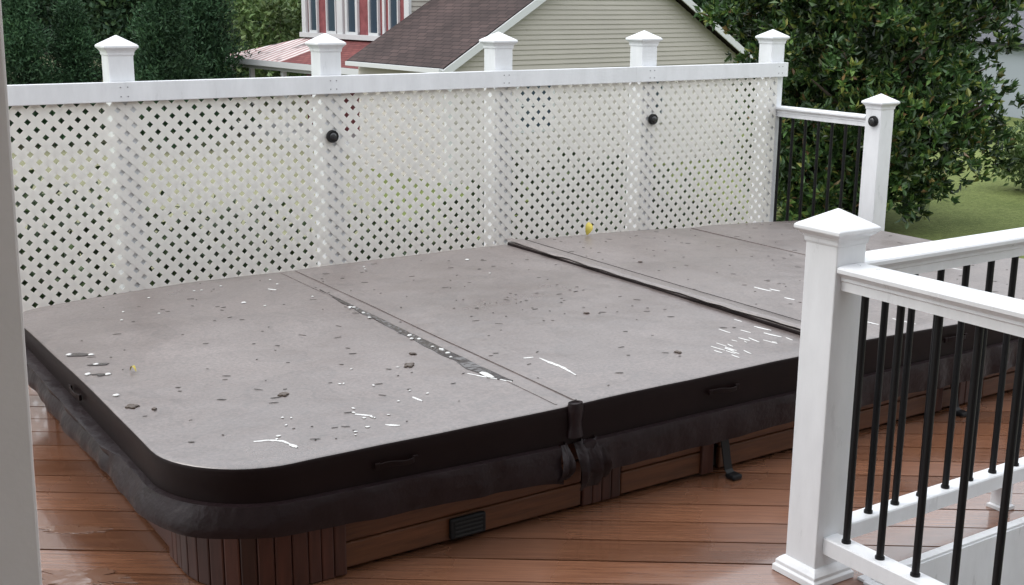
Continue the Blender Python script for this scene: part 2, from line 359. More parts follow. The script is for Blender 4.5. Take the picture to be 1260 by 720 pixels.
# ------------------------------------------------------------------ deck (boards are pattern of one surface)
BA = -.609; bdir = (math.cos(BA), math.sin(BA)); bnrm = (-math.sin(BA), math.cos(BA))
OX, OY = 1.722, -.818                      # corner of the stair opening
DX0, DX1, DY0, DY1 = -3.2, 5.42, -5.2, 3.14
bm = BM(); pitch = .146; k0 = .849-.003
for k in range(-60, 60):
    s0 = k0+k*pitch+.0035; s1 = s0+pitch-.007
    # boards are broken into lengths
    cuts = [-12 + (k*37 % 11)*.33]
    while cuts[-1] < 12: cuts.append(cuts[-1]+34.88)
    for t0, t1 in zip(cuts, cuts[1:]):
        t1 -= .004
        poly = [(bdir[0]*t+bnrm[0]*s, bdir[1]*t+bnrm[1]*s) for t, s in ((t0, s0), (t1, s0), (t1, s1), (t0, s1))]
        pl = [cliprect(poly, DX0, DX1, OY, DY1), cliprect(poly, DX0, OX, DY0, OY)]
        dz = random.uniform(-.0012, .0008)
        for q in pl:
            if len(q) >= 3 and area(q) > 1e-4: prism(bm, q, -.026, dz)
struct(obj('deck', bm, M['deck']))
bm = BM()
for x0, x1, y0, y1 in ((DX0, DX1, OY, DY1), (DX0, OX-.0, DY0, OY-.001)):
    box(bm, ((x0+x1)/2, (y0+y1)/2, -.14), (x1-x0-.08, y1-y0-.08, .2))
struct(obj('deck_underlay', bm, M['darkin']))  # solid dark slab; its colour stands for the shade in the board gaps
# white fascia round the stair opening and the outer rim
bm = BM()
box(bm, ((OX+DX1)/2+.012, OY-.0125, -.33), (DX1-OX-.02, .024, .66))
box(bm, (OX+.0125, (OY+DY0)/2-.02, -.33), (.024, OY-DY0-.03, .66))
box(bm, ((OX+DX1)/2, OY-.006, .004), (DX1-OX, .03, .01)); box(bm, (OX+.006, (OY+DY0)/2, .004), (.03, abs(OY-DY0)-.04, .01))
box(bm, ((DX0+DX1)/2, DY1+.013, -.16), (DX1-DX0+.05, .024, .3))
box(bm, (DX1+.013, (OY+DY1)/2, -.16), (.024, DY1-OY, .298))
box(bm, (DX0-.013, (DY0+DY1)/2, -.16), (.024, DY1-DY0, .298))
fo = obj('deck_fascia', bm, M['vinyl'], bevel=.002)
tag(fo, 'white fascia board lining the stair opening and rim of the deck', 'fascia')
# stair flight going down inside the opening, below the frame
st = thing('stairs', 'white-risered steps going down inside the deck opening', 'stairs', (3.0, -1.6, GZ))
for k in range(9):
    z = -.2-.21*k
    bm = BM(); box(bm, (1.2+.0-.27*(k), -.1, z-.02-GZ), (.285, 1.2, .03)); obj('tread', bm, M['deck'], st)
    bm = BM(); box(bm, (1.2+.13-.27*k+.013, -.1, z+.09-GZ), (.016, 1.2, .165)); obj('riser', bm, M['vinyl'], st)

# ------------------------------------------------------------------ posts
def post_parts(parent, x, y, z0, ztop, h=.06, cap=.082, base=False, seam=True):
    """square sleeve + cove moulding cap; parts local to parent"""
    zc = ztop-.062
    bm = BM(); rings(bm, [sqring(h, z0, x, y), sqring(h, zc-.02, x, y)])
    p = obj('post_sleeve', bm, M['vinyl'], parent, bevel=.004)
    bm = BM()
    prof = [(h+.002, zc-.033), (h+.004, zc-.027), (h+.0045, zc-.018), (h+.008, zc-.010), (cap-.009, zc-.004), (cap-.004, zc+.001), (cap, zc+.004), (cap, zc+.014), (cap-.006, zc+.019), (.003, ztop)]
    rings(bm, [sqring(a, z, x, y) for a, z in prof])
    obj('post_cap', bm, M['vinyl'], p, bevel=.0015, seg=1)
    if base:
        bm = BM(); rings(bm, [sqring(a, z, x, y) for a, z in ((h+.026, z0), (h+.026, z0+.018), (h+.02, z0+.024), (h+.02, z0+.034), (h+.012, z0+.044), (h+.005, z0+.05), (h+.001, z0+.052))])
        obj('post_base', bm, M['vinyl'], p, bevel=.001, seg=1)
    return p
def round_light(parent, loc, dirn):
    bm = BM(); d = Vector(dirn)
    a = Vector(loc); q = d.to_track_quat('Z', 'Y')
    def ring(r, t, n=24): return [a + q @ Vector((math.cos(2*PI*i/n)*r, math.sin(2*PI*i/n)*r, t)) for i in range(n)]
    rings(bm, [ring(.032, 0), ring(.034, .006), ring(.033, .018), ring(.029, .023), ring(.024, .022)])
    o = obj('deck_light', bm, M['blackplastic'], parent, smooth=True, autos=40)
    bm = BM(); rings(bm, [ring(.023, .019), ring(.019, .0255), ring(.01, .028), ring(.002, .029)])
    obj('lens', bm, M['lens'], o, smooth=True)
    return o
# ------------------------------------------------------------------ lattice fence
FY = 3.0; PX = [0.715, 1.804, 2.886, 3.962, 5.07]
fence = thing('lattice_fence', 'white vinyl privacy fence with lattice panels behind the hot tub', 'fence', (2.8, FY, 0))
FO = Vector((-2.8, -FY, 0))
def fl(x, y, z): return (x-2.8, y-FY, z)
posts = []
for i, x in enumerate(PX):
    p = post_parts(fence, x-2.8, 0, .0, 1.478, base=True); posts.append(p)
post_parts(fence, -.375-2.8, 0, 0, 1.478, base=True); post_parts(fence, -1.46-2.8, 0, 0, 1.478, base=True)
bm = BM(); box(bm, fl((-1.52+5.135)/2, FY-.082, 1.2155), (5.135+1.52, .032, .094)); obj('top_rail', bm, M['vinyl'], fence, bevel=.003)
bm = BM(); box(bm, fl((-1.52+5.135)/2, FY-.082, .10), (5.135+1.52, .03, .09)); obj('bottom_rail', bm, M['vinyl'], fence, bevel=.003)
# screws in the rail at each post
for x in PX:
    for dx in (-.012, .022):
        for dz in (-.022, .022):
            bm = BM(); tube(bm, fl(x+dx-.01, FY-.0975, 1.2155+dz), fl(x+dx-.01, FY-.1005, 1.2155+dz), .0032, 8)
            obj('screw', bm, M['screw'], fence)
D_ = .0752                                  # diagonal pitch of the lattice
sw = .0310                                  # strip width
cx0, cz0 = .2664, 1.1652                    # a hole centre
edges = [-1.46, -.375]+PX
def lattice(x0, x1, y_off=0):
    z0, z1 = .13, 1.171
    for lay, sgn in ((0, 1), (1, -1)):
        bm = BM(); yy = FY-.0705+lay*.0013
        p_ = D_/math.sqrt(2)
        # strips follow x*sgn + z = const
        c_ = (cx0*sgn+cz0)/math.sqrt(2)+p_/2
        lo = min(x0*sgn, x1*sgn)+z0; hi = max(x0*sgn, x1*sgn)+z1
        for k in range(int((lo/math.sqrt(2)-c_)/p_)-1, int((hi/math.sqrt(2)-c_)/p_)+2):
            m_ = c_+k*p_; s2 = math.sqrt(.5)
            nx, nz_ = s2*sgn, s2; tx, tz = -s2, s2*sgn
            L_ = 6
            pm = ((x0+x1)/2*tx+(z0+z1)/2*tz)
            poly = [(nx*(m_+a)+tx*(pm+b), nz_*(m_+a)+tz*(pm+b)) for a, b in ((-sw/2, -L_), (sw/2, -L_), (sw/2, L_), (-sw/2, L_))]
            q = cliprect(poly, x0, x1, z0, z1)
            if len(q) < 3 or area(q) < 1e-5: continue
            rings(bm, [[(a-2.8, yy-FY-.0012, b) for a, b in q], [(a-2.8, yy-FY+.0011, b) for a, b in q]])
        yield bm
for x0, x1 in zip(edges, edges[1:]):
    a, b = lattice(x0+.0001, x1-.0001)
    me = bpy.data.meshes.new('t'); b.to_mesh(me); a.from_mesh(me); b.free(); bpy.data.meshes.remove(me)
    obj('lattice_panel', a, M['lattice'], fence)
round_light(posts[1], fl(1.79, FY-.076, .945), (0, -1, 0)); round_light(posts[3], fl(3.985, FY-.076, .935), (0, -1, 0))

# ------------------------------------------------------------------ railings
def rail_run(parent, a, b, ztop, w=.11, name='top_rail'):
    """bread-loaf rail with coved sides between a and b (xy)"""
    a = Vector((a[0], a[1], 0)); b = Vector((b[0], b[1], 0)); d = (b-a).normalized(); s = Vector((-d.y, d.x, 0))
    hw = w/2
    prof = [(-hw+.004, ztop-.003), (-hw*.6, ztop), (hw*.6, ztop), (hw-.004, ztop-.003), (hw, ztop-.008), (hw, ztop-.018), (hw-.005, ztop-.022), (hw-.013, ztop-.026), (hw-.018, ztop-.034), (hw-.017, ztop-.041), (hw-.021, ztop-.045), (hw-.021, ztop-.07),
            (-hw+.021, ztop-.07), (-hw+.021, ztop-.045), (-hw+.017, ztop-.041), (-hw+.018, ztop-.034), (-hw+.013, ztop-.026), (-hw+.005, ztop-.022), (-hw, ztop-.018), (-hw, ztop-.008)]
    bm = BM(); rings(bm, [[p+s*x+Vector((0, 0, z)) for x, z in prof] for p in (a, b)])
    return obj(name, bm, M['vinyl'], parent, smooth=True, autos=32)
def low_rail(parent, a, b, ztop, w=.062, h=.045):
    a = Vector((a[0], a[1], 0)); b = Vector((b[0], b[1], 0)); d = (b-a).normalized(); s = Vector((-d.y, d.x, 0)); hw = w/2
    prof = [(-hw+.003, ztop), (hw-.003, ztop), (hw, ztop-.004), (hw, ztop-h), (-hw, ztop-h), (-hw, ztop-.004)]
    bm = BM(); rings(bm, [[p+s*x+Vector((0, 0, z)) for x, z in prof] for p in (a, b)])
    return obj('bottom_rail', bm, M['vinyl'], parent)
def balusters(parent, pts, z0, z1):
    for x, y in pts:
        bm = BM(); tube(bm, (x, y, z0), (x, y, z1), .0105, 14)
        tube(bm, (x, y, z0+.0005), (x, y, z0+.012), .0135, 14)
        obj('baluster', bm, M['black'], parent, smooth=True, autos=40)
NX, NY = 1.640, -.710
ra = thing('corner_railing', 'white railing with black round balusters around the stair opening, nearest the camera', 'railing', (NX, NY, 0))
post_parts(ra, 0, 0, 0, 1.10, h=.058, cap=.084, base=True)
rail_run(ra, (0, -.0585), (0, -2.5), .953)
rail_run(ra, (.0585, -.0), (3.66, -.0), .953)
low_rail(ra, (0, -.0585), (0, -2.5), .145, h=.05)
low_rail(ra, (.0585, 0), (3.66, 0), .142, h=.05)
balusters(ra, [(0, -.117-.121*k) for k in range(20)], .140, .885)
balusters(ra, [(.225-.121+.121*k, -.003) for k in range(30)], .138, .885)
for xx in (.90, 1.9, 2.9):
    bm = BM(); rings(bm, [sqring(a, z, xx, 0) for a, z in ((.032, 0.001), (.032, .012), (.024, .016), (.024, .093))]); obj('support_foot', bm, M['vinyl'], ra)
p = post_parts(ra, 3.72, 0, 0, 1.10, h=.058, cap=.084, base=True)
p = post_parts(ra, 0, -2.56, 0, 1.10, h=.058, cap=.084, base=True)
# far railing
FX, FYY = 5.13, 2.10
rb = thing('end_railing', 'short white railing joining the lattice fence to a capped post beside the hot tub', 'railing', (FX, FYY, 0))
pp = post_parts(rb, 0, 0, 0, 1.108, h=.06, cap=.083, base=True)
rail_run(rb, (-.02, .0605), (-.02, FY-FYY-.0605), .972, w=.09)
low_rail(rb, (-.02, .0605), (-.02, FY-FYY-.0605), .14)
balusters(rb, [(-.02, .13+.115*k) for k in range(7)], .136, .905)
round_light(pp, (-.0605, -.012, .842+.1), (-1, 0, 0))
# ------------------------------------------------------------------ hot tub (swim spa)
W = 2.30; P = 1.2535; LEN = 4.924; HT = .396
tub = thing('swim_spa', 'long sunken hot tub with a wet grey-brown folding cover and wooden sides', 'hot tub', (LEN/2, W/2, 0))
TO = Vector((-LEN/2, -W/2, 0))
def tl(x, y, z): return Vector((x-LEN/2, y-W/2, z))
RC = .30                                   # corner radius of the covers
def top_h(x, y):
    """height of the covers' top surface"""
    if x < 2*P:
        h = HT + .006*math.sin(PI*y/W) - .009*math.exp(-((x-P)/.16)**2)*(.3+.7*math.sin(PI*min(1, max(0, y/W))))
        h += .004*wob(x*1.5, y*1.5)+.0015*wob(x*6, y*3)
        h -= .038*max(0, 1-x/.9)**1.4*max(0, y/W)**2
        if x > 2*P-.35: h -= .004*(x-2*P+.35)/.35
    else:
        s = (x-2*P)/(LEN-2*P)
        h = HT + .012 - .10*s**1.35 + .004*wob(x*1.3, y*1.3, 5)
        h -= .006*math.exp(-((x-3.76)/.1)**2)
    return h
def cover(name, x0, x1, round_left, m_top, zlow=None):
    zlow = lambda x: .262+.034*max(0, 1-x/1.25)
    bm = BM()
    xs = []
    N = 60
    nc = 12
    body0 = x0+RC if round_left else x0; body1 = x1 if round_left else x1-RC
    if round_left: xs += [x0+RC-RC*math.cos(PI/2*i/nc) for i in range(nc)]
    else: pass
    xs += [body0+(body1-body0)*i/N for i in range(N+1)]
    if not round_left: xs += [x1-RC+RC*math.sin(PI/2*i/nc) for i in range(1, nc+1)]
    def yr(x):
        d = (x0+RC-x) if round_left else (x-(x1-RC))
        if d <= 0: return 0
        return RC-math.sqrt(max(0, RC*RC-d*d))
    def yb(x):
        d = (x0+RC-x) if round_left else (x-(x1-RC)); rb = .14; d -= RC-rb
        return 0 if d <= 0 else rb-math.sqrt(max(0, rb*rb-d*d))
    ny = 40; grid = []
    for x in xs:
        e = yr(x); e2_ = yb(x); grid.append([bm.verts.new(tl(x, e+(W-e-e2_)*j/ny, 0)+Vector((0, 0, top_h(x, e+(W-e-e2_)*j/ny)))) for j in range(ny+1)])
    for a, b in zip(grid, grid[1:]):
        for j in range(ny): bm.faces.new((a[j], b[j], b[j+1], a[j+1]))
    loop = [g[0] for g in grid]+grid[-1][1:-1]+[g[-1] for g in reversed(grid)]+list(reversed(grid[0][1:-1]))
    # a small rolled edge, then the side band
    cx_, cy_ = (x0+x1)/2-LEN/2, 0
    prev = loop
    for off, dz, zabs in ((.006, -.003, None), (.009, -.012, None), (.006, -.05, None), (.010, None, 1)):
        ring = []
        n_ = len(loop)
        for i, v in enumerate(loop):
            a, b = loop[i-1].co, loop[(i+1) % n_].co
            t = (b-a); nn = Vector((t.y, -t.x, 0))
            nn = nn.normalized() if nn.length > 1e-9 else Vector((0, 0, 0))
            if nn.dot(Vector((v.co.x-cx_, v.co.y-cy_, 0))) < 0: nn = -nn
            z = v.co.z+dz if zabs is None else zlow(v.co.x+LEN/2)
            ring.append(bm.verts.new((v.co.x+nn.x*off, v.co.y+nn.y*off, z)))
        for i in range(n_):
            j = (i+1) % n_; f = bm.faces.new((prev[i], prev[j], ring[j], ring[i]))
            f.material_index = 1 if prev is not loop else 0
        prev = ring
    bm.faces.new(prev).material_index = 1
    return obj(name, bm, [m_top, M['coverside']], tub, smooth=True, autos=50)
c1 = cover('cover', 0, 2*P-.012, True, M['cover'])
c2 = cover('cover', 2*P+.006, LEN, False, M['cover'])
c1['label'] = 'left folding cover with puddle in its crease'; c2['label'] = 'right folding cover sloping down to the end'
# hinge pleats (stitched ridges) over the folds
def strip(name, xc, wid, y0, y1, h, parent, m, dx=lambda y: 0, rise=lambda y: 0, taper=True, n=60, th=.003):
    """a fabric strip lying on the cover along y"""
    bm = BM(); rows = []
    for j in range(n+1):
        y = y0+(y1-y0)*j/n; row = []
        for k, (s, hh) in enumerate(((-.5, 0), (-.46, 1), (-.2, 1.1), (.2, 1.05), (.46, 1), (.5, 0))):
            x = xc+wid*s+dx(y)*(1 if s < 0 else 0)
            row.append(tl(x, y, 0)+Vector((0, 0, top_h(x if x > 2*P or xc < 2*P else 2*P+.001, y)+.0005+h*hh+(rise(y) if s < 0 else 0))))
        rows.append(row)
    rings(bm, rows, close=False, cap=False)
    o = obj(name, bm, m, parent, smooth=True, autos=60)
    return o
strip('hinge_ridge', P+.036, .010, .02, W-.02, .0035, c1, M['cover'])
strip('hinge_ridge', P-.040, .006, .02, W-.02, .0015, c1, M['cover'])
strip('hinge_ridge', 3.78, .010, .02, W-.02, .004, c2, M['cover'])
fold = strip('seam_flap', 2*P+.045, .105, -.004, W+.004, .006, c2, M['cover'],
      dx=lambda y: .010*wob(y*2.1, 3)+.012*wob(y*6, 9), rise=lambda y: .004+.012*max(0, wob(y*1.9, 7)+.1)+.006*abs(wob(y*7, 2)))
strip('stitch_line', 2*P+.115, .004, .0, W, .0012, c2, M['coverside'], n=40)
# shell + dark core
def outline(inset, n=10, rad=RC):
    x0, x1, y0, y1 = inset, LEN-inset, inset, W-inset; r_ = rad-inset*.5; pts = []
    for cx_, cy_, a0 in ((x0+r_, y0+r_, PI), (x1-r_, y0+r_, 1.5*PI), (x1-r_, y1-r_, 0), (x0+r_, y1-r_, .5*PI)):
        for i in range(n+1):
            a = a0+PI/2*i/n; pts.append((cx_+r_*math.cos(a), cy_+r_*math.sin(a)))
    return pts
bm = BM()
rings(bm, [[tl(x, y, z+(.033*max(0, 1-x/1.25) if z > .1 else 0)) for x, y in outline(i_)] for i_, z in ((.09, .001), (.09, .25), (.03, .256), (.03, .2605))])
obj('tub_shell', bm, M['blackplastic'], tub, smooth=True, autos=30)
# wooden cabinet: front and back boards, corner and centre staves
def plank(x0, x1, y, z0, z1, name='side_board', t=.022, m='wood1'):
    bm = BM(); box(bm, tl((x0+x1)/2, y, (z0+z1)/2), (x1-x0, t, z1-z0)); return obj(name, bm, M[m], tub, bevel=.006, seg=3)
fs = [(RC+.155, 1.335), (1.50, 1.885), (1.95, 3.30), (3.46, LEN-RC-.155)]
for yy in (.048, W-.048):
    for x0, x1 in fs:
        for k in range(3): plank(x0+.002, x1-.002, yy, .012+k*.083, .012+k*.083+.080)
    for xc in (1.4175, 3.38):
        bm = BM()
        for k in range(4): box(bm, tl(xc-.06+k*.04, yy, .131), (.0385, .03, .246))
        obj('centre_panel', bm, M['wood2'], tub, bevel=.005)
    # narrow vertical trim beside the buckle
for xx in (.082, LEN-.082):
    for k in range(2):
        bm = BM(); box(bm, tl(xx, W/2, .052+k*.083), (.022, W-2*RC-.18, .080)); obj('side_board', bm, M['wood2'], tub, bevel=.006)
for (cx_, cy_, a0) in ((RC+.045, RC, PI), (LEN-RC-.045, RC, 1.5*PI), (LEN-RC-.045, W-RC, 0), (RC+.045, W-RC, .5*PI)):
    bm = BM(); pts = []
    rad = RC-.028
    # straight returns, then the arc of narrow vertical staves
    ds = []
    for i in range(3): ds.append(('s0', -.10+.04*i))
    for i in range(9): ds.append(('a', (i+.5)/9))
    for i in range(3): ds.append(('s1', .02+.04*i))
    for kind_, v in ds:
        if kind_ == 'a':
            a = a0+PI/2*v; c = Vector((cx_+rad*math.cos(a), cy_+rad*math.sin(a), 0)); ang = a+PI/2
        elif kind_ == 's0':
            a = a0; tdir = Vector((-math.sin(a), math.cos(a), 0)); c = Vector((cx_+rad*math.cos(a), cy_+rad*math.sin(a), 0))+tdir*v; ang = a+PI/2
        else:
            a = a0+PI/2; tdir = Vector((-math.sin(a), math.cos(a), 0)); c = Vector((cx_+rad*math.cos(a), cy_+rad*math.sin(a), 0))+tdir*v; ang = a+PI/2
        box(bm, tl(c.x, c.y, .108), (0.0475 if kind_ == 'a' else .039, .024, .212+random.uniform(-.0005, .0005)), rz=ang)
    o = obj('corner_panel', bm, M['wood2'], tub, bevel=.005)
# vent and buckle fittings on the front
bm = BM(); box(bm, tl(.885, .028, .053), (.13, .018, .07)); vt = obj('vent', bm, M['blackplastic'], tub, bevel=.008, seg=3)
bm = BM()
for k in range(4): box(bm, tl(.885, .018, .03+k*.014), (.10, .004, .005))
obj('vent_slats', bm, M['darkin'], vt)
# skirt: flared vinyl valance round the tub, with crumpled ends at the seams
def path_outline(step=.02, out=.0):
    pts = []
    x0, x1, y0, y1 = -out, LEN+out, -out, W+out; r_ = RC+out
    def line(a, b):
        n_ = max(1, int(math.dist(a, b)/step))
        for i in range(n_): pts.append((a[0]+(b[0]-a[0])*i/n_, a[1]+(b[1]-a[1])*i/n_))
    def arc(cx_, cy_, a0):
        n_ = max(4, int(r_*PI/2/step))
        for i in range(n_):
            a = a0+PI/2*i/n_; pts.append((cx_+r_*math.cos(a), cy_+r_*math.sin(a)))
    line((x0+r_, y0), (x1-r_, y0)); arc(x1-r_, y0+r_, 1.5*PI); line((x1, y0+r_), (x1, y1-r_)); arc(x1-r_, y1-r_, 0)
    line((x1-r_, y1), (x0+r_, y1)); arc(x0+r_, y1-r_, .5*PI); line((x0, y1-r_), (x0, y0+r_)); arc(x0+r_, y0+r_, PI)
    return pts
def skirt():
    base = path_outline(.018)
    n_ = len(base); seg = []; segs = []
    def flush():
        nonlocal seg
        if len(seg) > 3: segs.append(seg)
        seg = []
    for i in range(n_):
        x, y = base[i]
        gap = (y < .05 and abs(x-(P-.0)) < .035) or (y < .05 and abs(x-2*P) < .012) or (y < .05 and abs(x-3.76) < .012)
        if gap: flush(); continue
        seg.append(i)
    flush()
    # join last and first (the loop start lies in the front-left)
    if segs[0][0] == 0 and segs[-1][-1] == n_-1: segs[0] = segs.pop()+segs[0]
    for sg in segs:
        bm = BM(); rows = []
        for q, i in enumerate(sg):
            x, y = base[i]; a = base[i-1]; b = base[(i+1) % n_]
            t = Vector((b[0]-a[0], b[1]-a[1], 0)).normalized(); nn = Vector((t.y, -t.x, 0))
            if nn.dot(Vector((x-LEN/2, y-W/2, 0))) < 0: nn = -nn
            endw = (1 if y < .05 else .35)*math.exp(-min(q, len(sg)-1-q)*.018/.05) if (y < .05 or (x < .05 and y > .66)) else 0
            left = 1 if x < .05 else max(0, 1-(x-.05)/.3)
            w1 = wob(x*2.2, y*2.2, 1); w2 = wob(x*6, y*6, 3)
            dr = .020*wob(x*1.1, y*1.1, 11)+.006*wob(x*5, y*5, 21); w3 = .0055*wob(x*11+y*3, y*11, 31)*(1+w2); w4 = .004*math.sin((x+y)*38+6*w1)*max(0, wob(x*2.7, y*2.7, 41)+.1)*3
            fl_ = .028*left
            fl2 = .026*min(1, max(0, (y-.55)/.12))*left; prof = [(.010, .2745), (.030+fl2, .273), (.0315+fl2, .269+.002*w1), (.033+.005*w1+fl_*.4, .235), (.034+.007*w1+.006*w2+.004*wob(x*17,y*17,2)+fl_*.8, .205+dr*.3), (.033+.010*w1+.009*w2+.007*wob(x*17,y*17,2)+fl_+.02*endw, .172+dr*.7), (.030+.012*w1+.009*w2+fl_+.02*endw, .148+dr-.012*endw), (.026+.012*w1+.009*w2+fl_+.016*endw, .147+dr-.012*endw)]
            if left > .4: prof = [(o_, z_) for o_, z_ in prof]
            ff = max(0, 1-x/1.25)*(1 if y < W/2 else 1); prof = [(o_+(w3+w4)*(0, .1, .3, 1, 1.2, 1.3, 1.1, 1)[k8], z_) for k8, (o_, z_) in enumerate(prof)]
            rows.append([tl(x, y, 0)+nn*o_+Vector((0, 0, .2645+.034*ff+(z_-.2745)*(.92-.25*ff))) for o_, z_ in prof])
        rings(bm, rows, close=False, cap=False)
        obj('skirt', bm, M['skirt'], tub, smooth=True, autos=38)
skirt()
# crumpled tabs at the first fold, front
for dx0, lean, low, wd in ((-.012, -.02, .15, .035), (.05, .03, .105, .07), (.105, .02, .125, .05)):
    bm = BM(); rows = []
    for j in range(9):
        z = .27-(.27-low)*j/8; row = []
        for k in range(7):
            s = k/6-.5; row.append(tl(P-.02+dx0+s*wd*(.7+.6*j/8)+lean*j/8, -.012-.05*math.sin(PI*j/9)-.012*math.cos(s*9+j*.5), z+.006*math.sin(s*7)))
        rows.append(row)
    rings(bm, rows, close=False, cap=False); obj('skirt_tab', bm, M['skirt'], tub, smooth=True)
# hinge end cap: the folded hem at the crease
for xx, zt in ((P+.012, HT+.003), (3.76, HT-.03)):
    bm = BM(); rr = []
    for j in range(8):
        z = zt+.002-(.115)*j/7; r_ = .026*(1+.12*math.sin(j*1.1)); rr.append([tl(xx+r_*math.cos(a), -.012+r_*.7*math.sin(a), z) for a in [2*PI*i/18 for i in range(18)]])
    rr.insert(0, [tl(xx+.022*math.cos(a), -.012+.015*math.sin(a), zt-.004) for a in [2*PI*i/18 for i in range(18)]])
    rings(bm, rr); obj('hinge_cap', bm, M['skirt'], tub, smooth=True, autos=50)
# handles on the sides
def handle(x, y, z, along='x', white=False):
    bm = BM(); n_ = 14; rr = []
    for i in range(n_+1):
        t = i/n_; s = (t-.5)*.12; lift = .004+.008*math.sin(PI*t)**.6
        p0 = tl(x+s, y-lift, z+.004*math.sin(t*6)) if along == 'x' else tl(x-lift, y+s, z)
        o_ = .003 if along == 'x' else 0
        if along == 'x': rr.append([p0+Vector((0, a, b)) for a, b in ((-.002, -.008), (.002, -.008), (.002, .008), (-.002, .008))])
        else: rr.append([p0+Vector((a, 0, b)) for a, b in ((-.002, -.008), (.002, -.008), (.002, .008), (-.002, .008))])
    rings(bm, rr)
    for s in (-.062, .062):
        c = tl(x+s, y-.002, z) if along == 'x' else tl(x-.004, y+s, z)
        box(bm, c, (.018, .010, .02) if along == 'x' else (.010, .018, .02))
    obj('handle', bm, M['coverside'], tub, bevel=.002)
for x in (.615, 1.905, 3.17, 4.35): handle(x, -.016, .335)
handle(-.014, 1.13, .338, 'y')
# locking straps running from the covers to the deck
def strap(x):
    rt = None
    bm = BM()
    pr = [(.012, .262), (.016, .22), (.014, .18), (.006, .15), (-.004, .10), (-.010, .06), (-.016, .03), (-.032, .012), (-.06, .009)]
    rings(bm, [[tl(x+.02*(k/8)+dx, y-dy, z) for dx, dy in ((-.018, 0), (.018, 0), (.018, .005), (-.018, .005))] for k, (y, z) in enumerate(pr)])
    s_ = obj('lock_strap', bm, M['blackplastic'], tub, bevel=.001, seg=1)
    bm = BM(); box(bm, tl(x+.02, -.043, .011), (.046, .045, .018)); obj('buckle', bm, M['blackplastic'], s_, bevel=.006)
    bm = BM(); box(bm, tl(x-.045, .032, .13), (.055, .016, .24)); obj('trim_post', bm, M['wood2'], s_, bevel=.004)
strap(1.93); strap(3.20)

# ------------------------------------------------------------------ marks, water and litter on the cover
def blob(bm, x, y, rx, ry, ang=0, h=.002, n=18, irr=.35, seed=0, lift=.0012, dome=True):
    zc = top_h(x, y)
    ca, sa = math.cos(ang), math.sin(ang); rr = []
    for s, hh in ((1, 0), (.8, .8), (.4, 1)):
        ring = []
        for i in range(n):
            a = 2*PI*i/n; q = 1+irr*wob(math.cos(a)*1.3+seed*3.1, math.sin(a)*1.3+seed*1.7, seed)
            px_, py_ = rx*s*q*math.cos(a), ry*s*q*math.sin(a)
            X, Y = x+ca*px_-sa*py_, y+sa*px_+ca*py_
            ring.append(tl(X, Y, top_h(X, Y)+lift+h*hh)-Vector(tub_o))
        rr.append(ring)
    rings(bm, rr)
tub_o = (0, 0, 0)
# long puddle in the crease
bm = BM(); rows = []
pw = [(1.86, .0), (1.72, .006), (1.6, .012), (1.4, .015), (1.15, .018), (.9, .022), (.7, .026), (.52, .028), (.42, .026), (.34, .018), (.30, 0)]
def pool(bm, pw, xe=lambda y: 1.262, lift=.0035):
    prev = None
    N = 80; y_a, y_b = pw[0][0], pw[-1][0]
    for i in range(N+1):
        y = y_a+(y_b-y_a)*i/N; w_ = 0
        for (ya, wa), (yb, wb) in zip(pw, pw[1:]):
            if yb <= y <= ya: w_ = wa+(wb-wa)*(ya-y)/(ya-yb)
        w_ = max(.0005, w_*(1+.3*wob(y*9, 2)))
        xr = xe(y)+.004*wob(y*9, 4); xl = xr-2*w_
        z = top_h(xr-.01, y)+lift
        a = (bm.verts.new(tl(xl, y, z-.003)), bm.verts.new(tl(xl+.004, y, z)), bm.verts.new(tl(xr-.003, y, z)), bm.verts.new(tl(xr, y, z-.003)))
        if prev:
            for k in range(3): bm.faces.new((prev[k], prev[k+1], a[k+1], a[k]))
        prev = a
pool(bm, pw, xe=lambda y: 1.222+.008*(1-y/1.86))
pd = obj('puddle', bm, M['water'], tub_parent := None, smooth=False)
pd.location = tub.location; tag(pd, 'long narrow puddle of rainwater in the crease of the left cover', 'puddle')
# white flecks floating in it
k_ = 0
for i in range(13):
    y = random.uniform(.62, 1.52); k_ += 1
    bm = BM(); s = random.uniform(.005, .012); blob(bm, 1.192+random.uniform(-.012, .016), y, s, s*.8, random.random()*3, .004, 12, .5, i, .003)
    o = obj('white_petal', bm, M['pale_w'], smooth=True); o.location = tub.location
    tag(o, 'small white petal floating in the long crease puddle', 'petal', 'white petals in the crease puddle')
bm = BM(); blob(bm, 1.187, .40, .015, .045, 0, .002, 16, .3, 77, .003); o = obj('white_petal', bm, M['pale_w'], smooth=True); o.location = tub.location
tag(o, 'largest white petal, near the front end of the crease puddle', 'petal', 'white petals in the crease puddle')
# pale runs and spots laid on the covers
def streak(bm, pts, w, seed=0):
    prev = None; n_ = len(pts); N = 26
    for i in range(N+1):
        t = i/N*(n_-1); k = min(n_-2, int(t)); f = t-k
        x = pts[k][0]+(pts[k+1][0]-pts[k][0])*f; y = pts[k][1]+(pts[k+1][1]-pts[k][1])*f
        dx, dy = pts[k+1][0]-pts[k][0], pts[k+1][1]-pts[k][1]; l_ = math.hypot(dx, dy) or 1
        ww = w*(.35+.65*math.sin(PI*min(1, i/N*.96+.04)))*(1+.8*wob(i*.6, seed))
        a = []
        for s, h_ in ((-1, .0008), (0, .003), (1, .0008)):
            X, Y = x-dy/l_*ww*s, y+dx/l_*ww*s; a.append(bm.verts.new(tl(X, Y, top_h(X, Y)+h_)))
        if prev:
            for q in range(2): bm.faces.new((prev[q], prev[q+1], a[q+1], a[q]))
        prev = a
def O(u, v):
    p_ = on(u, v, 2, HT)
    for _ in range(3): p_ = on(u, v, 2, top_h(p_.x, p_.y))
    return (p_.x, p_.y)
bm = BM()
rnd = random.Random(3)
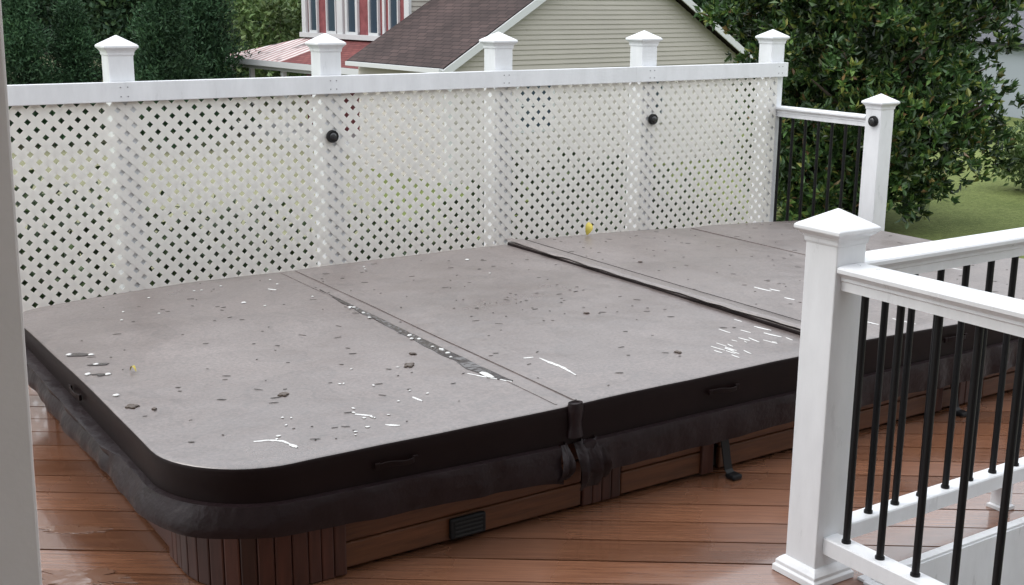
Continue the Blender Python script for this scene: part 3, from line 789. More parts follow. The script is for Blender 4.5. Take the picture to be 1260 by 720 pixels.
for a, w_ in (([(312, 544), (330, 542), (348, 543), (364, 550)], .006), ([(357, 547), (366, 551)], .008), ([(620-45, 462-2), (640-10, 470)], .005), ([(664, 441), (676, 446), (692, 452), (709, 462)], .007), ([(644, 441), (656, 440)], .006), ([(437, 510), (458, 512)], .006), ([(474, 523), (492, 524)], .007), ([(508, 489), (520, 494)], .006), ([(330, 366-10), (340, 357)], .004)):
    streak(bm, [O(*q) for q in a], w_, w_*900)
for i in range(26):
    u, v = rnd.choice([(455, 512), (480, 500), (515, 490), (430, 520), (345, 530), (470, 460), (410, 470), (400, 545)]); u += rnd.uniform(-28, 28); v += rnd.uniform(-16, 16)
    x, y = O(u, v)
    if y > .06: blob(bm, x, y, rnd.uniform(.003, .009), rnd.uniform(.003, .007), rnd.random()*3, .002, 8, .5, i)
for i in range(14):
    x, y = rnd.uniform(.1, 2.4), rnd.uniform(1.6, 2.25); blob(bm, x, y, .006, .006, 0, .003, 8, .4, i+50)
for (u, v) in ((85, 437), (112, 437), (118, 449), (133, 461), (108, 461), (143, 487), (575, 320), (300, 373)):
    x, y = O(u, v); blob(bm, x, y, .011, .011, 0, .004, 10, .5, u)
rm = obj('pale_marks', bm, M['pale_w'], c1, smooth=True)
bm = BM()
for i in range(24):
    u, v = rnd.gauss(905, 32), rnd.gauss(420, 14); x, y = O(u, v)
    if x < 2*P-.05 and .08 < y < W: streak(bm, [(x, y), (x+rnd.uniform(-.01, .01), y-rnd.uniform(.015, .07))], rnd.uniform(.0015, .004), i)
for i in range(9):
    x, y = rnd.uniform(2.7, 4.4), rnd.uniform(.15, 1.0); streak(bm, [(x, y), (x+.01, y-rnd.uniform(.05, .12))], .007, i)
for u, v in ((940, 410), (928, 402)): 
    x, y = O(u, v); streak(bm, [(x, y), (x+.015, y-.08)], .006, u)
rm2 = obj('pale_marks', bm, M['pale_w'], c2, smooth=True)
rm['kind'] = 'stuff'; rm2['kind'] = 'stuff'
# dark seed husks strewn over the whole cover
bm = BM()
rnd = random.Random(11)
for i in range(330):
    x = rnd.uniform(.06, LEN-.1); y = rnd.uniform(.05, W-.05)
    if abs(x-2*P) < .07: continue
    l_ = rnd.choice([.004, .006, .008, .011, .017]); blob(bm, x, y, l_, rnd.uniform(.0012, .0028), YAW*-1+rnd.gauss(.1, .35), .0015, 7, .4, i)
for i in range(22):
    x, y = O(rnd.gauss(610, 50), rnd.gauss(370, 22)); blob(bm, x, y, .006, .003, rnd.random()*3, .0015, 7, .4, i)
hk = obj('seed_husks', bm, M['debris'], smooth=True); hk.location = tub.location
tag(hk, 'tiny dark seed husks strewn over the wet tub cover', 'husks', kind='stuff')
# single wet leaves
for nm, u, v, s, lab in (('wet_leaf', 503, 450, .030, 'dark wet leaf beside the crease puddle, nearest the front of it'), ('wet_leaf', 508, 436, .016, 'small dark leaf just behind the larger leaf beside the crease puddle'),
                   ('wet_leaf', 349, 486, .024, 'dark curled leaf alone in the middle of the left cover panel'), ('wet_leaf', 162, 501, .026, 'dark crumpled leaf near the left edge of the cover, closest to the rounded corner'),
                   ('wet_leaf', 190, 504, .011, 'tiny dark leaf scrap right of the crumpled leaf at the left edge'), ('wet_leaf', 722, 386, .012, 'small dark leaf between the two cover creases'),
                   ('wet_leaf', 834, 434, .018, 'small brown leaf close to the front edge of the middle cover panel'), ('wet_leaf', 788, 323, .012, 'dark speck of leaf on the cover just right of the raised seam')):
    x, y = O(u, v); bm = BM()
    for k in range(3): blob(bm, x+s*.5*wob(k, u), y+s*.6*wob(k+3, v), s*(1-.2*k), s*.45, k*1.1+u, .005, 10, .6, k+u)
    o = obj(nm, bm, M['bleaf'], smooth=True); o.location = tub.location; tag(o, lab, 'leaf')
# little pools of water beside the left edge
for (u, v, rx, ry, lab) in ((98, 437, .05, .022, 'small pool of rainwater at the left edge of the cover, farthest back'), (121, 449, .035, .016, 'small pool of rainwater at the left edge, just in front of the farthest one'), (126, 461, .035, .015, 'small pool of rainwater at the left edge, third from the back')):
    x, y = O(u, v); bm = BM(); blob(bm, x, y, rx, ry, -.5, .0012, 22, .9, u); o = obj('puddle', bm, M['water'], smooth=True); o.location = tub.location; tag(o, lab, 'puddle')
# yellow leaf caught at the back edge
def leafmesh(w, l, seed):
    bm = BM(); rows = []
    for j in range(7):
        t = j/6; ww = w*math.sin(PI*min(.97, t*.93+.04))**.8
        rows.append([Vector((s*ww, t*l, .25*ww*abs(s)+.02*math.sin(t*3))) for s in (-1, -.5, 0, .5, 1)])
    rings(bm, rows, close=False, cap=False); return bm
yl = obj('yellow_leaf', leafmesh(.022, .075, 1), M['yleaf'], smooth=True)
x, y = O(722, 290); yl.location = (x, min(y, W-.03), top_h(x, y)+.004); yl.rotation_euler = (R(62), R(15), R(-25)); tag(yl, 'yellow leaf standing up at the back edge of the cover', 'leaf')
yl = obj('yellow_leaf', leafmesh(.006, .035, 2), M['yleaf'], smooth=True)
x, y = O(160, 457); yl.location = (x, y, top_h(x, y)+.003); yl.rotation_euler = (0, 0, R(200)); tag(yl, 'yellowish leaf lying flat near the left edge of the cover', 'leaf')
# thin rainwater films on the boards at the lower left
M['film'] = mat('water_film_on_board', (.17, .09, .06), .07, .9, bump=.25, bscale=9)
for nm_u, nm_v, la_, wa_, lab in ((100, 712, .15, .055, 'shiny film of rainwater on the deck boards at the lower left, nearest the column'), (90, 652, .10, .028, 'narrow wet streak on the deck boards, farther back beside the grey column')):
    bm = BM(); rows = []
    for s in (1, .96):
        ring = []
        for i in range(110):
            a = 2*PI*i/110; q = 1+.45*wob(math.cos(a)*2, math.sin(a)*2, nm_v)+.45*wob(math.cos(a)*9, math.sin(a)*5, nm_u)
            c = on(nm_u, nm_v, 2, 0); px_, py_ = la_*q*math.cos(a)*s, wa_*q*math.sin(a)*s
            ring.append((c.x+px_*bdir[0]-py_*bdir[1], c.y+px_*bdir[1]+py_*bdir[0], .0012 if s == 1 else .002))
        rows.append(ring)
    rings(bm, rows); o = obj('puddle', bm, M['film']); tag(o, lab, 'puddle')

# ------------------------------------------------------------------ near column at the left edge
a1 = CAM + ray(2, 0)*1.0; 
c_top = CAM+ray(2, 0)*(1.5/ray(2, 0).dot(fw)); c_bot = CAM+ray(53, 720)*(1.5/ray(53, 720).dot(fw))
dz = (c_top-c_bot)
def edge_at(z): return c_bot+dz*((z-c_bot.z)/dz.z)
bm = BM(); rr = []
for z in (.0, 2.6):
    e = edge_at(z); e = Vector((e.x, e.y, z)); l_ = Vector((-1, 0, 0)); b_ = Vector((0, 1, 0))
    # right edge of the silhouette is the column's front-right corner
    rr.append([e+Vector((-.16, 0, 0)), e, e+Vector((0, .14, 0)), e+Vector((-.16, .14, 0))])
rings(bm, rr)
rot_col = obj('porch_column', bm, M['column'], bevel=.004)
tag(rot_col, 'plain grey painted column close to the camera at the left edge', 'column')

# ------------------------------------------------------------------ the home this deck belongs to (behind the camera)
hm = thing('home', 'beige-sided home with a porch roof, behind the camera position', 'house', (-1, -4.7, GZ))
bm = BM(); z = 0
while z < 7.4:
    rings(bm, [[(-9, .02, z), (10, .02, z), (10, 0, z+.2), (-9, 0, z+.2)], [(-9, -.12, z), (10, -.12, z), (10, -.12, z+.2), (-9, -.12, z+.2)]]); z += .2
obj('wall', bm, M['column'], hm)
bm = BM(); box(bm, (-1.9, 1.72, 2.72-GZ), (6.4, 3.42, .16)); obj('porch_ceiling', bm, M['trim'], hm)
bm = BM(); rings(bm, [[(-5.3, 3.6, 2.81-GZ), (1.5, 3.6, 2.81-GZ), (1.5, .0, 3.7-GZ), (-5.3, .0, 3.7-GZ)], [(-5.3, 3.6, 2.87-GZ), (1.5, 3.6, 2.87-GZ), (1.5, .0, 3.8-GZ), (-5.3, .0, 3.8-GZ)]]); obj('porch_roof', bm, M['shingle'], hm)
# ------------------------------------------------------------------ houses
def uvquad(bm, pts, uvs):
    uvl = bm.loops.layers.uv.verify(); f = bm.faces.new([bm.verts.new(p) for p in pts])
    for lo_, uv in zip(f.loops, uvs): lo_[uvl].uv = uv
    return f
def slab(name, pts, uvs, m, parent, th=.12, org=Vector((0, 0, 0))):
    """a roof plane with thickness: top face has uv; sides are plain"""
    bm = BM(); P_ = [Vector(p)-org for p in pts]
    nrm = (P_[1]-P_[0]).cross(P_[-1]-P_[0]).normalized()
    if nrm.z < 0: nrm = -nrm
    uvl = bm.loops.layers.uv.verify()
    t = [bm.verts.new(p) for p in P_]; b_ = [bm.verts.new(p-nrm*th) for p in P_]
    f = bm.faces.new(t)
    for lo_, uv in zip(f.loops, uvs): lo_[uvl].uv = uv
    bm.faces.new(b_[::-1])
    for i in range(len(t)):
        j = (i+1) % len(t); bm.faces.new((t[i], b_[i], b_[j], t[j]))
    return obj(name, bm, m, parent)
def bar(bm, a, b, w, h, org=Vector((0, 0, 0)), up=Vector((0, 0, 1))):
    a = Vector(a)-org; b = Vector(b)-org; d = (b-a).normalized(); s = d.cross(up).normalized(); u_ = s.cross(d)
    rings(bm, [[p+s*x+u_*z for x, z in ((-w/2, -h/2), (w/2, -h/2), (w/2, h/2), (-w/2, h/2))] for p in (a, b)])
CP = math.cos(PITCH)
P0 = far(545, 84, 24/CP); gdir = (HR*.787+HF*.617).normalized(); ddir = (HR*-.617+HF*.787).normalized()
UP = Vector((0, 0, 1))
HWID = 9.45; PEAK = 2.75; GL = 3.5
eave = P0.z
gh = thing('garage', 'cream-sided gabled garage with brown shingle roof behind the fence', 'garage', (P0.x, P0.y, GZ))
org = Vector((P0.x, P0.y, GZ))
inn = .30                                  # roof overhang
# gable wall with lapped siding
bm = BM(); lap = .105; z = GZ
base = P0+ddir*.28; base.z = 0
def halfw(z):                              # wall limits along gdir at height z
    s = max(0, (z-eave+.16)/PEAK)*HWID/2
    return max(inn, s), min(HWID-inn, HWID-s)
while z < eave+PEAK-.15:
    z1 = min(z+lap, eave+PEAK-.1)
    a0_, b0_ = halfw(z); a1_, b1_ = halfw(z1)
    if b1_-a1_ > .02:
        q0 = base+gdir*a0_+UP*z-ddir*.022-org; q1 = base+gdir*b0_+UP*z-ddir*.022-org; q2 = base+gdir*b1_+UP*z1-org; q3 = base+gdir*a1_+UP*z1-org
        rings(bm, [[q0, q1, q2, q3], [q0+ddir*.14, q1+ddir*.14, q2+ddir*.12, q3+ddir*.12]])
    z = z1
gwall = obj('gable_wall', bm, M['siding'], gh)
# side wall (to the left), lapped too
bm = BM(); z = GZ
while z < eave-.05:
    q = [base+gdir*inn+UP*z-gdir*.022-org, base+gdir*inn+ddir*GL+UP*z-gdir*.022-org, base+gdir*inn+ddir*GL+UP*(z+lap)-org, base+gdir*inn+UP*(z+lap)-org]
    rings(bm, [q, [p_+gdir*.12 for p_ in q]]); z += lap
obj('side_wall', bm, M['siding'], gh)
bm = BM(); q = base+gdir*(HWID-inn); bar(bm, q+UP*((GZ+eave)/2)+ddir*.15, q+ddir*GL+UP*((GZ+eave)/2), .1, eave-GZ, org); obj('side_wall', bm, M['siding'], gh)
# roof planes
rid0 = P0+gdir*HWID/2+UP*PEAK; rid1 = rid0+ddir*(GL+.3); slp = math.hypot(HWID/2, PEAK)
e0 = P0.copy(); e1 = P0+ddir*(3.75)
slab('roof', [e0, e0+ddir*(GL+.3), rid1, rid0], [(0, 0), (GL, 0), (GL, slp), (0, slp)], M['shingle'], gh, .1, org)
e2 = P0+gdir*HWID
slab('roof', [e2, e2+ddir*(GL+.3), rid1, rid0], [(0, 0), (GL, 0), (GL, slp), (0, slp)], M['shingle'], gh, .1, org)
# rake boards and gutter
bm = BM(); off = -ddir*.02-UP*.10
bar(bm, e0+off-UP*.02, rid0+off, .035, .15, org); bar(bm, e2+off-UP*.02, rid0+off, .035, .15, org); obj('rake_board', bm, M['trim'], gh)
bm = BM(); bar(bm, e0-gdir*.05-UP*.06, e0-gdir*.05-UP*.06+ddir*(GL+.2), .10, .09, org); obj('gutter', bm, M['trim'], gh)
for s0 in (inn, HWID-inn):
    bm = BM(); q = base+gdir*s0-ddir*.03; bar(bm, q+UP*GZ, q+UP*(eave-.03), .12, .12, org, up=gdir); obj('corner_board', bm, M['trim'], gh)
# garage windows and door in the gable
for s0, z0_, w_, h_ in ((2.6, -1.1, .9, 1.1), (6.0, -1.1, .9, 1.1)):
    c = base+gdir*s0+UP*(z0_+h_/2)-ddir*.045-org; rot = Matrix((gdir, ddir, UP)).transposed()
    bm = BM()
    for dx, dz_, sx, sz in ((0, h_/2, w_+.16, .08), (0, -h_/2, w_+.16, .08), (-w_/2-.04, 0, .08, h_), (w_/2+.04, 0, .08, h_), (0, 0, w_, .04)): box(bm, c+gdir*dx+UP*dz_, (sx, .05, sz), rot=rot)
    w1_ = obj('window', bm, M['trim'], gh)
    bm = BM(); box(bm, c, (w_, .02, h_), rot=rot); obj('pane', bm, M['glass'], w1_)

# main house: brick facade with tall windows, porch in front
Zq = 30/CP; Q = far(505, 30, Zq); Q.z = 0
hs = thing('brick_house', 'red two-storey house with tall white-framed windows behind the garage', 'house', (Q.x, Q.y, GZ)); org = Vector((Q.x, Q.y, GZ))
def along(u):
    """distance from Q along ddir at which the facade meets pixel column u"""
    lo, hi = -6, 14
    for _ in range(50):
        m_ = (lo+hi)/2; p_ = Q+ddir*m_+UP*.9-CAM
        uu = 630+F*p_.dot(cr)/p_.dot(fw)
        if uu > u: lo = m_
        else: hi = m_
    return m_
LF = along(375); rot = Matrix((ddir, gdir, UP)).transposed()
SILL = far(462, 47, (Q+ddir*along(462)-CAM).dot(HF)).z
bm = BM(); c = Q+ddir*LF/2+gdir*.1+UP*(SILL+2.2)-org; box(bm, c, (LF, .2, 4.4), rot=rot); obj('upper_wall', bm, M['brick'], hs)
bm = BM(); c = Q+ddir*LF/2+gdir*.1+UP*((GZ+SILL)/2-.003)-org; box(bm, c, (LF-.02, .2, SILL-GZ-.01), rot=rot); obj('lower_wall', bm, M['brick'], hs)
# right return wall: lapped cream siding
bm = BM(); z = GZ
while z < 5.2:
    q = [Q+gdir*.0+UP*z-ddir*.02-org, Q+gdir*8+UP*z-ddir*.02-org, Q+gdir*8+UP*(z+.12)-org, Q+UP*(z+.12)-org]
    rings(bm, [q, [p_+ddir*.1 for p_ in q]]); z += .12
obj('side_wall', bm, M['siding'], hs)
bm = BM(); c = Q+ddir*LF/2+gdir*4.1+UP*((GZ+5.1)/2)-org; box(bm, c, (LF-.4, 7.8, 5.1-GZ), rot=rot); obj('house_core', bm, M['brick'], hs)
for u in (377.5, 504, 421.5):
    l_ = along(u); bm = BM(); q = Q+ddir*l_-gdir*.05; w_ = .30 if u == 421.5 else .22
    bm2 = q-org+UP*(SILL+2.2); box(bm, bm2, (w_, .08, 4.38), rot=rot); obj('corner_board', bm, M['trim'], hs)
bm = BM(); box(bm, Q+ddir*LF/2-gdir*.08+UP*(SILL+.0)-org, (LF+.1, .14, .13), rot=rot); obj('sill_band', bm, M['trim'], hs)
for u0_, u1_, big in ((384, 392, 0), (405, 415, 0), (430, 440, 1), (457, 467, 0), (482, 491.5, 0)):
    la, lb = along(u1_), along(u0_); w_ = lb-la; cen = (la+lb)/2
    bm = BM(); fwid = .11 if big else .045
    for dx, sx in ((-w_/2-fwid/2, fwid), (w_/2+fwid/2, fwid)): box(bm, Q+ddir*(cen+dx)-gdir*.035+UP*(SILL+1.1)-org, (sx, .07, 2.1), rot=rot)
    for dz_ in (.09, 2.16): box(bm, Q+ddir*cen-gdir*.035+UP*(SILL+dz_)-org, (w_+2*fwid, .068, .08), rot=rot)
    wf = obj('window', bm, M['trim'], hs)
    bm = BM(); box(bm, Q+ddir*cen-gdir*.012+UP*(SILL+1.12)-org, (w_, .02, 2.0), rot=rot); obj('pane', bm, M['glass'], wf)
    if not big:
        pass
for u in (474,): 
    l_ = along(u); bm = BM(); box(bm, Q+ddir*l_-gdir*.03+UP*(SILL+1.1)-org, (.10, .05, 2.1), rot=rot); obj('mullion', bm, M['trim'], hs)
# hip roof of the main house
bm = BM(); zr = 5.1
A_ = [Q-ddir*.5-gdir*.5, Q+ddir*(LF+.5)-gdir*.5, Q+ddir*(LF+.5)+gdir*8.5, Q-ddir*.5+gdir*8.5]
r1_ = Q+ddir*LF/2+gdir*2.2+UP*(zr+2.4)-org; r2_ = Q+ddir*LF/2+gdir*5.8+UP*(zr+2.4)-org
A_ = [bm.verts.new(p_+UP*zr-org) for p_ in A_]; v1, v2 = bm.verts.new(r1_), bm.verts.new(r2_)
for f_ in ((A_[0], A_[1], v1), (A_[1], A_[2], v2, v1), (A_[2], A_[3], v2), (A_[3], A_[0], v1, v2), (A_[3], A_[2], A_[1], A_[0])): bm.faces.new(f_)
obj('roof', bm, M['shingle'], hs)
# porch roof (hip) round the left end
pw_ = 1.8; ez = far(277, 69, 35.6).z; tz_ = SILL-.09
E_ = Q+ddir*LF
o0 = Q-ddir*1.2-gdir*pw_+UP*ez; o1 = E_+ddir*pw_-gdir*pw_+UP*ez; i0 = Q-ddir*1.2-gdir*.02+UP*tz_; i1 = E_-gdir*.02+UP*tz_
o2 = E_+ddir*pw_+gdir*4+UP*ez; i2 = E_+ddir*.02+gdir*4+UP*tz_
lm = along(418)
om = Q+ddir*lm-gdir*pw_+UP*ez; im = Q+ddir*lm-gdir*.02+UP*tz_
slab('porch_roof', [o0, om, im, i0], [(0, 0), (lm+1.2, 0), (lm+1.2, 2), (0, 2)], M['redshingle'], hs, .06, org)
LL = (o1-om).length
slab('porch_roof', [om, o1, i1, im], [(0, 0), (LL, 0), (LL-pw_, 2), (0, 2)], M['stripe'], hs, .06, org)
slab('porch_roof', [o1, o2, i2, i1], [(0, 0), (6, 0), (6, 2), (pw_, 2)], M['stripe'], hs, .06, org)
bm = BM(); bar(bm, o0-UP*.08, o1-UP*.08, .06, .15, org); bar(bm, o1-UP*.08, o2-UP*.08, .06, .149, org); obj('porch_fascia', bm, M['trim'], hs)
bm = BM(); bar(bm, o0-UP*.2+gdir*.2, o1-UP*.2-ddir*.2+gdir*.2, .12, .12, org); obj('porch_beam', bm, M['trim'], hs)
for s in (.3, 1.5, 3.4, 5.2):
    q = o1-ddir*s+gdir*.25; q.z = 0
    bm = BM(); box(bm, q+UP*((GZ+ez-.12)/2)-org, (.12, .12, ez-.12-GZ), rot=rot); obj('porch_post', bm, M['trim'], hs)
bm = BM(); c = (o0+o1)/2+gdir*pw_/2; c.z = 0; box(bm, c+UP*(GZ+.12)-org, ((o1-o0).length-.2, pw_-.2, .24), rot=rot); obj('porch_floor', bm, M['trim'], hs)

def simple_house(name, label, u, D, wid, dep, wallh, peak, rz, wallm, roofm, zb=GZ, dz=0):
    q = far(u, 100, D/CP); t = thing(name, label, 'house', (q.x, q.y, zb), rz=rz)
    bm = BM(); hw, hd = wid/2, dep/2
    rings(bm, [[(-hw, -hd, 0), (hw, -hd, 0), (hw, hd, 0), (-hw, hd, 0)], [(-hw, -hd, wallh), (hw, -hd, wallh), (hw, hd, wallh), (-hw, hd, wallh)]])
    for y in (-hd, hd):
        a, b, c = bm.verts.new((-hw, y, wallh)), bm.verts.new((hw, y, wallh)), bm.verts.new((0, y, wallh+peak)); bm.faces.new((a, b, c))
    obj('wall', bm, wallm, t)
    for s in (-1, 1):
        o_ = .35; k = peak/hw
        slab('roof', [(s*(hw+o_), -hd-o_, wallh-k*o_+.05), (s*(hw+o_), hd+o_, wallh-k*o_+.05), (0, hd+o_, wallh+peak+.05), (0, -hd-o_, wallh+peak+.05)], [(0, 0), (dep, 0), (dep, 5), (0, 5)], roofm, t, .12)
    bm = BM()
    for s in (-1, 1): bar(bm, (s*(hw+.35), -hd-.37, wallh-peak/hw*.35-.06), (0, -hd-.37, wallh+peak-.05), .05, .2)
    obj('rake_board', bm, M['trim'], t)
    for xx in (-hw*.45, hw*.45):
        bm = BM()
        for dx, dz_, sx, sz in ((0, .6, 1.1, .1), (0, -.6, 1.1, .1), (-.5, 0, .1, 1.1), (.5, 0, .1, 1.1)): box(bm, (xx+dx, -hd-.03, 1.6+dz_), (sx, .06, sz))
        w_ = obj('window', bm, M['trim'], t); bm = BM(); box(bm, (xx, -hd-.012, 1.6), (.9, .02, 1.1)); obj('pane', bm, M['glass'], w_)
    return t
M['greyshingle'] = roof_material('grey_shingle', (.09, .095, .11), (.13, .135, .15), 0)
simple_house('white_house', 'pale white house with grey roof at the right edge beyond the magnolia', 1330, 42, 6.5, 9, 2.6, 1.5, -YAW+R(12), M['white_house'], M['greyshingle'])
simple_house('brown_roofed_house', 'distant house whose brown roof peak shows through the magnolia leaves', 987, 62, 9, 9, 2.3, 3.2, -YAW+R(60), M['siding'], M['shingle'])

# ------------------------------------------------------------------ vegetation
def leaf_cloud(name, pts, size, m, parent=None, org=Vector((0, 0, 0)), asp=.45, upb=.3, rnd=random, svar=(.7, 1.35), fold=.15):
    """many separate small leaves: pts = list of (pos, outward direction)"""
    V, Fc = [], []
    for p_, nrm in pts:
        d = Vector((rnd.gauss(0, 1), rnd.gauss(0, 1), rnd.gauss(0, 1)+upb)).normalized()
        d = (d+nrm*.6).normalized(); s = d.cross(Vector((rnd.gauss(0, 1), rnd.gauss(0, 1), rnd.gauss(0, 1)))).normalized()
        L_ = size*rnd.uniform(*svar); w_ = L_*asp*rnd.uniform(.8, 1.2); nn = d.cross(s)
        b = p_-org; i = len(V)
        V += [b, b+d*L_*.5+s*w_*.5+nn*L_*fold, b+d*L_, b+d*L_*.5-s*w_*.5+nn*L_*fold*.6]
        Fc.append((i, i+1, i+2, i+3))
    me = bpy.data.meshes.new(name); me.from_pydata(V, [], Fc); me.update()
    return new_obj(name, me, m, parent)
def clumps(center, rad, nclump, per, spread, rnd, shape=None, shell=.55):
    out = []; k = 0
    while k < nclump:
        d = Vector((rnd.gauss(0, 1), rnd.gauss(0, 1), rnd.gauss(0, 1))).normalized()
        r_ = shell+(1-shell)*rnd.random()**.6
        r_ *= 1+.22*wob(d.x*2.2+center[0], d.y*2.2, d.z*2.2)
        c = Vector((d.x*rad[0]*r_, d.y*rad[1]*r_, d.z*rad[2]*r_))
        if shape and not shape(c): continue
        k += 1; c += Vector(center); n_ = int(per*rnd.uniform(.5, 1.5)); sp = spread*rnd.uniform(.6, 1.3)
        for _ in range(n_):
            o_ = Vector((rnd.gauss(0, sp), rnd.gauss(0, sp), rnd.gauss(0, sp*.7)))
            out.append((c+o_, (d*.5+o_.normalized()*.8)))
    return out
def trunk_bm(h, r_, lean=0, limbs=8, rad=1.5, h0=.3, rnd=random):
    bm = BM(); prev = None; rr = []
    for j in range(9):
        t = j/8; c = Vector((lean*t+.08*wob(t*3, 1), .08*wob(t*3, 5), h*t)); q = r_*(1-.8*t)*(1.35 if j == 0 else 1)
        rr.append([c+Vector((math.cos(a)*q, math.sin(a)*q, 0)) for a in [2*PI*i/8 for i in range(8)]])
    rings(bm, rr)
    for k in range(limbs):
        t = h0+(.95-h0)*k/limbs; a = k*2.4; b0_ = Vector((lean*t, 0, h*t)); L_ = rad*(1-.5*t)
        tube(bm, b0_, b0_+Vector((math.cos(a)*L_, math.sin(a)*L_, L_*.5)), r_*.4*(1-.6*t), 6, r_*.08)
    return bm
# magnolia
mag_c = far(1070, 200, 20.6/CP)
rnd = random.Random(21)
mt = thing('magnolia_tree', 'large bushy magnolia with glossy dark leaves standing right of the fence', 'tree', (mag_c.x, mag_c.y, GZ))
mo = Vector((mag_c.x, mag_c.y, GZ))
obj('trunk', trunk_bm(6.2, .16, .1, 26, 2.3, .12, rnd), M['bark'], mt, smooth=True)
lowz = lambda c: .16+.50*max(0, c.dot(HR)-.1)+.25*wob(c.x*2, c.y*2)
def whorls(center, rad, ncl, per, spread, rnd, shell, shape=None):
    """clumps of leaf rosettes: each rosette is a fan of leaves spreading from a twig tip"""
    tips = clumps(center, rad, ncl, per, spread, rnd, shape=shape, shell=shell); out = []
    for p_, d_ in tips:
        for _ in range(rnd.randint(9, 15)): out.append((p_+Vector((rnd.gauss(0, .015), rnd.gauss(0, .015), rnd.gauss(0, .03))), d_))
    return out
pts = whorls((0, 0, 3.3), (2.28, 2.2, 3.7), 450, 11, .21, rnd, .3, lambda c: c.z+3.3 > lowz(c))
pts += whorls((HR*.0+UP*1.5), (2.15, 2.0, 1.5), 150, 11, .2, rnd, .4, lambda c: c.z+1.5 > lowz(c))
pts += whorls(HR*-1.95+UP*4.2, (.8, .8, .95), 34, 8, .15, rnd, .2)
pts += whorls(HR*-2.55+UP*3.6, (.45, .45, .3), 8, 6, .11, rnd, .2)
pts += whorls(HR*-1.1+UP*1.0-HF*.8, (1.2, .9, .9), 60, 11, .17, rnd, .2)
leaf_cloud('crown', pts, .145, M['magnolia'], mt, asp=.40, upb=.9, rnd=rnd, svar=(.5, 1.45))
# neighbour shrub at far right, yellow-green
def bush(name, label, u, D, rad, h, m, size, n_, group=None, zb=GZ, rnd=random, cat='shrub', seedz=0, asp=.5):
    q = far(u, 100, D/CP); t = thing(name, label, cat, (q.x, q.y, zb), group)
    obj('trunk', trunk_bm(h*.75, max(.04, h*.02), .05, 8, rad*.6, .1, rnd), M['bark'], t)
    pts = clumps((0, 0, h*.52), (rad, rad, h*.5), n_, 26, rad*.13, rnd, shell=.35)
    leaf_cloud('crown', pts, size, m, t, asp=asp, upb=.4, rnd=rnd)
    return t
bush('shrub', 'yellow-green shrub in front of the white house at the right edge', 1290, 24, .8, 1.5, M['lightgreen'], .12, 110, rnd=rnd)
bush('broadleaf_tree', 'light green bushy tree rising just left of the red house', 345, 42, 2.6, 4.55, M['lightgreen'], .22, 330, rnd=rnd, cat='tree')
# young conifers in a row behind the lawn: build one, copy the rest
def conifer(h, rad, n_, rnd):
    pts = []
    for k in range(n_):
        z = h*(.04+.94*rnd.random()**1.1); rr_ = rad*(1-z/h)**.7*(.3+.95*rnd.random()**1.3)*(1+.25*math.sin(z*9)); a = rnd.random()*2*PI
        rr_ *= 1+.25*wob(math.cos(a)*2, math.sin(a)*2, z*1.6)
        c = Vector((math.cos(a)*rr_, math.sin(a)*rr_, z))
        for _ in range(16):
            o_ = Vector((rnd.gauss(0, .11), rnd.gauss(0, .11), rnd.gauss(0, .1))); pts.append((c+o_, Vector((math.cos(a), math.sin(a), .4))))
    return pts
rnd = random.Random(5)
ct = thing('conifer_tree', 't', 'tree', (0, 0, GZ))
ctr = obj('trunk', trunk_bm(3.0, .07, 0, 0, 1, .3, rnd), M['bark'], ct)
ccr = leaf_cloud('crown', conifer(3.3, .78, 1150, rnd), .095, M['needles'], ct, asp=.35, upb=.5, rnd=rnd)
spots = [(28, 30, 1.0, 'small dark conifer half hidden by the grey column'), (93, 31, .93, 'short pointed conifer left of the first fence post cap, with pale field on both sides'), (205, 30, 1.12, 'broad conifer just right of the first fence post cap'),
         (252, 33, 1.28, 'tallest conifer of the row, in the middle between the first two post caps'),
         (-40, 31, 1.1, 'conifer outside the picture beyond the grey column')]
for i, (u, D, s, lab) in enumerate(spots):
    if i == 0: t, a, b = ct, ctr, ccr
    else:
        t = ct.copy(); COL.objects.link(t)
        for ch in (ctr, ccr):
            c = ch.copy(); COL.objects.link(c); c.parent = t
    q = far(u, 100, D/CP); t.location = (q.x, q.y, GZ); t.rotation_euler.z = i*1.7; t.scale = (s*1.15, s*1.15, s*1.2)
    t['label'] = lab; t['group'] = 'young conifers in a row across the lawn'
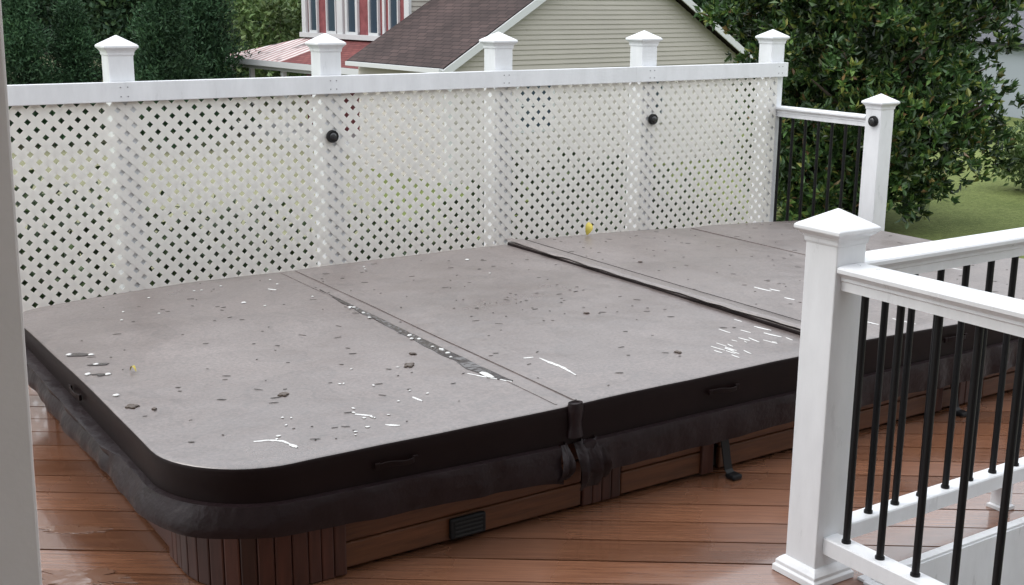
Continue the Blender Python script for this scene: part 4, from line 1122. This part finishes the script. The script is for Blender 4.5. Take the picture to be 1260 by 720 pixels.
# big trees of the wood's edge, individual
rnd = random.Random(9)
bt = thing('woodland_tree', 't', 'tree', (0, 0, GZ))
btr = obj('trunk', trunk_bm(10, .3, .3, 18, 4, .12, rnd), M['bark'], bt)
pts = clumps((0, 0, 6.2), (4.2, 4.2, 6.3), 900, 44, .42, rnd, shell=.45, shape=lambda c: c.z < .5)
bcr = leaf_cloud('crown', pts, .25, M['forest'], bt, asp=.6, upb=.3, rnd=rnd)
big = [(-95, 55, 1.0, 'big dark tree at the wood edge beyond the left border'), (172, 60, 1.0, 'big dark tree behind the first post cap'), (232, 50, 1.1, 'big mid-green tree halfway between the first two post caps'),
       (320, 56, 1.2, 'big dark tree behind the striped porch roof'), (405, 60, 1.3, 'big tree directly behind the red house'), (880, 50, 1.05, 'dark green tree showing over the right slope of the garage gable'), (960, 56, 1.0, 'dark green tree behind the last fence post cap'), (1060, 60, 1.2, 'tall tree behind the middle of the magnolia'), (1180, 58, 1.1, 'tall tree behind the right part of the magnolia'), (1275, 56, 1.1, 'dark tree above the white house at the right edge')]
for i, (u, D, s, lab) in enumerate(big):
    if i == 0: t = bt
    else:
        t = bt.copy(); COL.objects.link(t)
        for ch in (btr, bcr):
            c = ch.copy(); COL.objects.link(c); c.parent = t
    q = far(u, 100, D/CP); t.location = (q.x, q.y, GZ); t.rotation_euler.z = i*2.1; t.scale = (s, s, s)
    t['label'] = lab; t['group'] = 'tall trees at the edge of the wood'
# the wood behind them, one mass
pts = []
rnd = random.Random(31)
for k in range(46):
    u = -150+k*33+rnd.uniform(-12, 12); D = rnd.uniform(74, 90); q = far(u, 100, D/CP); q.z = GZ
    h_ = rnd.uniform(9, 14); pts += clumps((q.x, q.y, GZ+h_*.5), (3.4, 3.4, h_*.55), 140, 30, .5, rnd, shell=.5)
wd = leaf_cloud('woodland', pts, .36, M['forest'], asp=.65, upb=.3, rnd=rnd)
tag(wd, 'mass of dark green woodland filling the background', 'woodland', kind='stuff')
# shrubs planted close behind the fence
rnd = random.Random(14)
sh = thing('fence_shrub', 't', 'shrub', (0, 0, GZ))
shr = obj('stem', trunk_bm(1.2, .04, 0, 8, .5, .1, rnd), M['bark'], sh)
pts = clumps((0, 0, .85), (.95, .8, .85), 330, 26, .13, rnd, shell=.3); scr = leaf_cloud('foliage', pts, .085, M['hedge'], sh, asp=.5, upb=.4, rnd=rnd)
for i in range(6):
    if i == 0: t = sh
    else:
        t = sh.copy(); COL.objects.link(t)
        for ch in (shr, scr):
            c = ch.copy(); COL.objects.link(c); c.parent = t
    t.location = (-.6+i*1.45, 5.6+(i % 2)*.5+(i % 3)*.2, GZ); t.rotation_euler.z = i*1.3; sc_ = 1.12+.12*((i*5) % 3); t.scale = (sc_, sc_, sc_)
    t['label'] = 'dark green shrub seen through the lattice, planted on the lawn behind the fence'; t['group'] = 'shrubs behind the lattice fence'
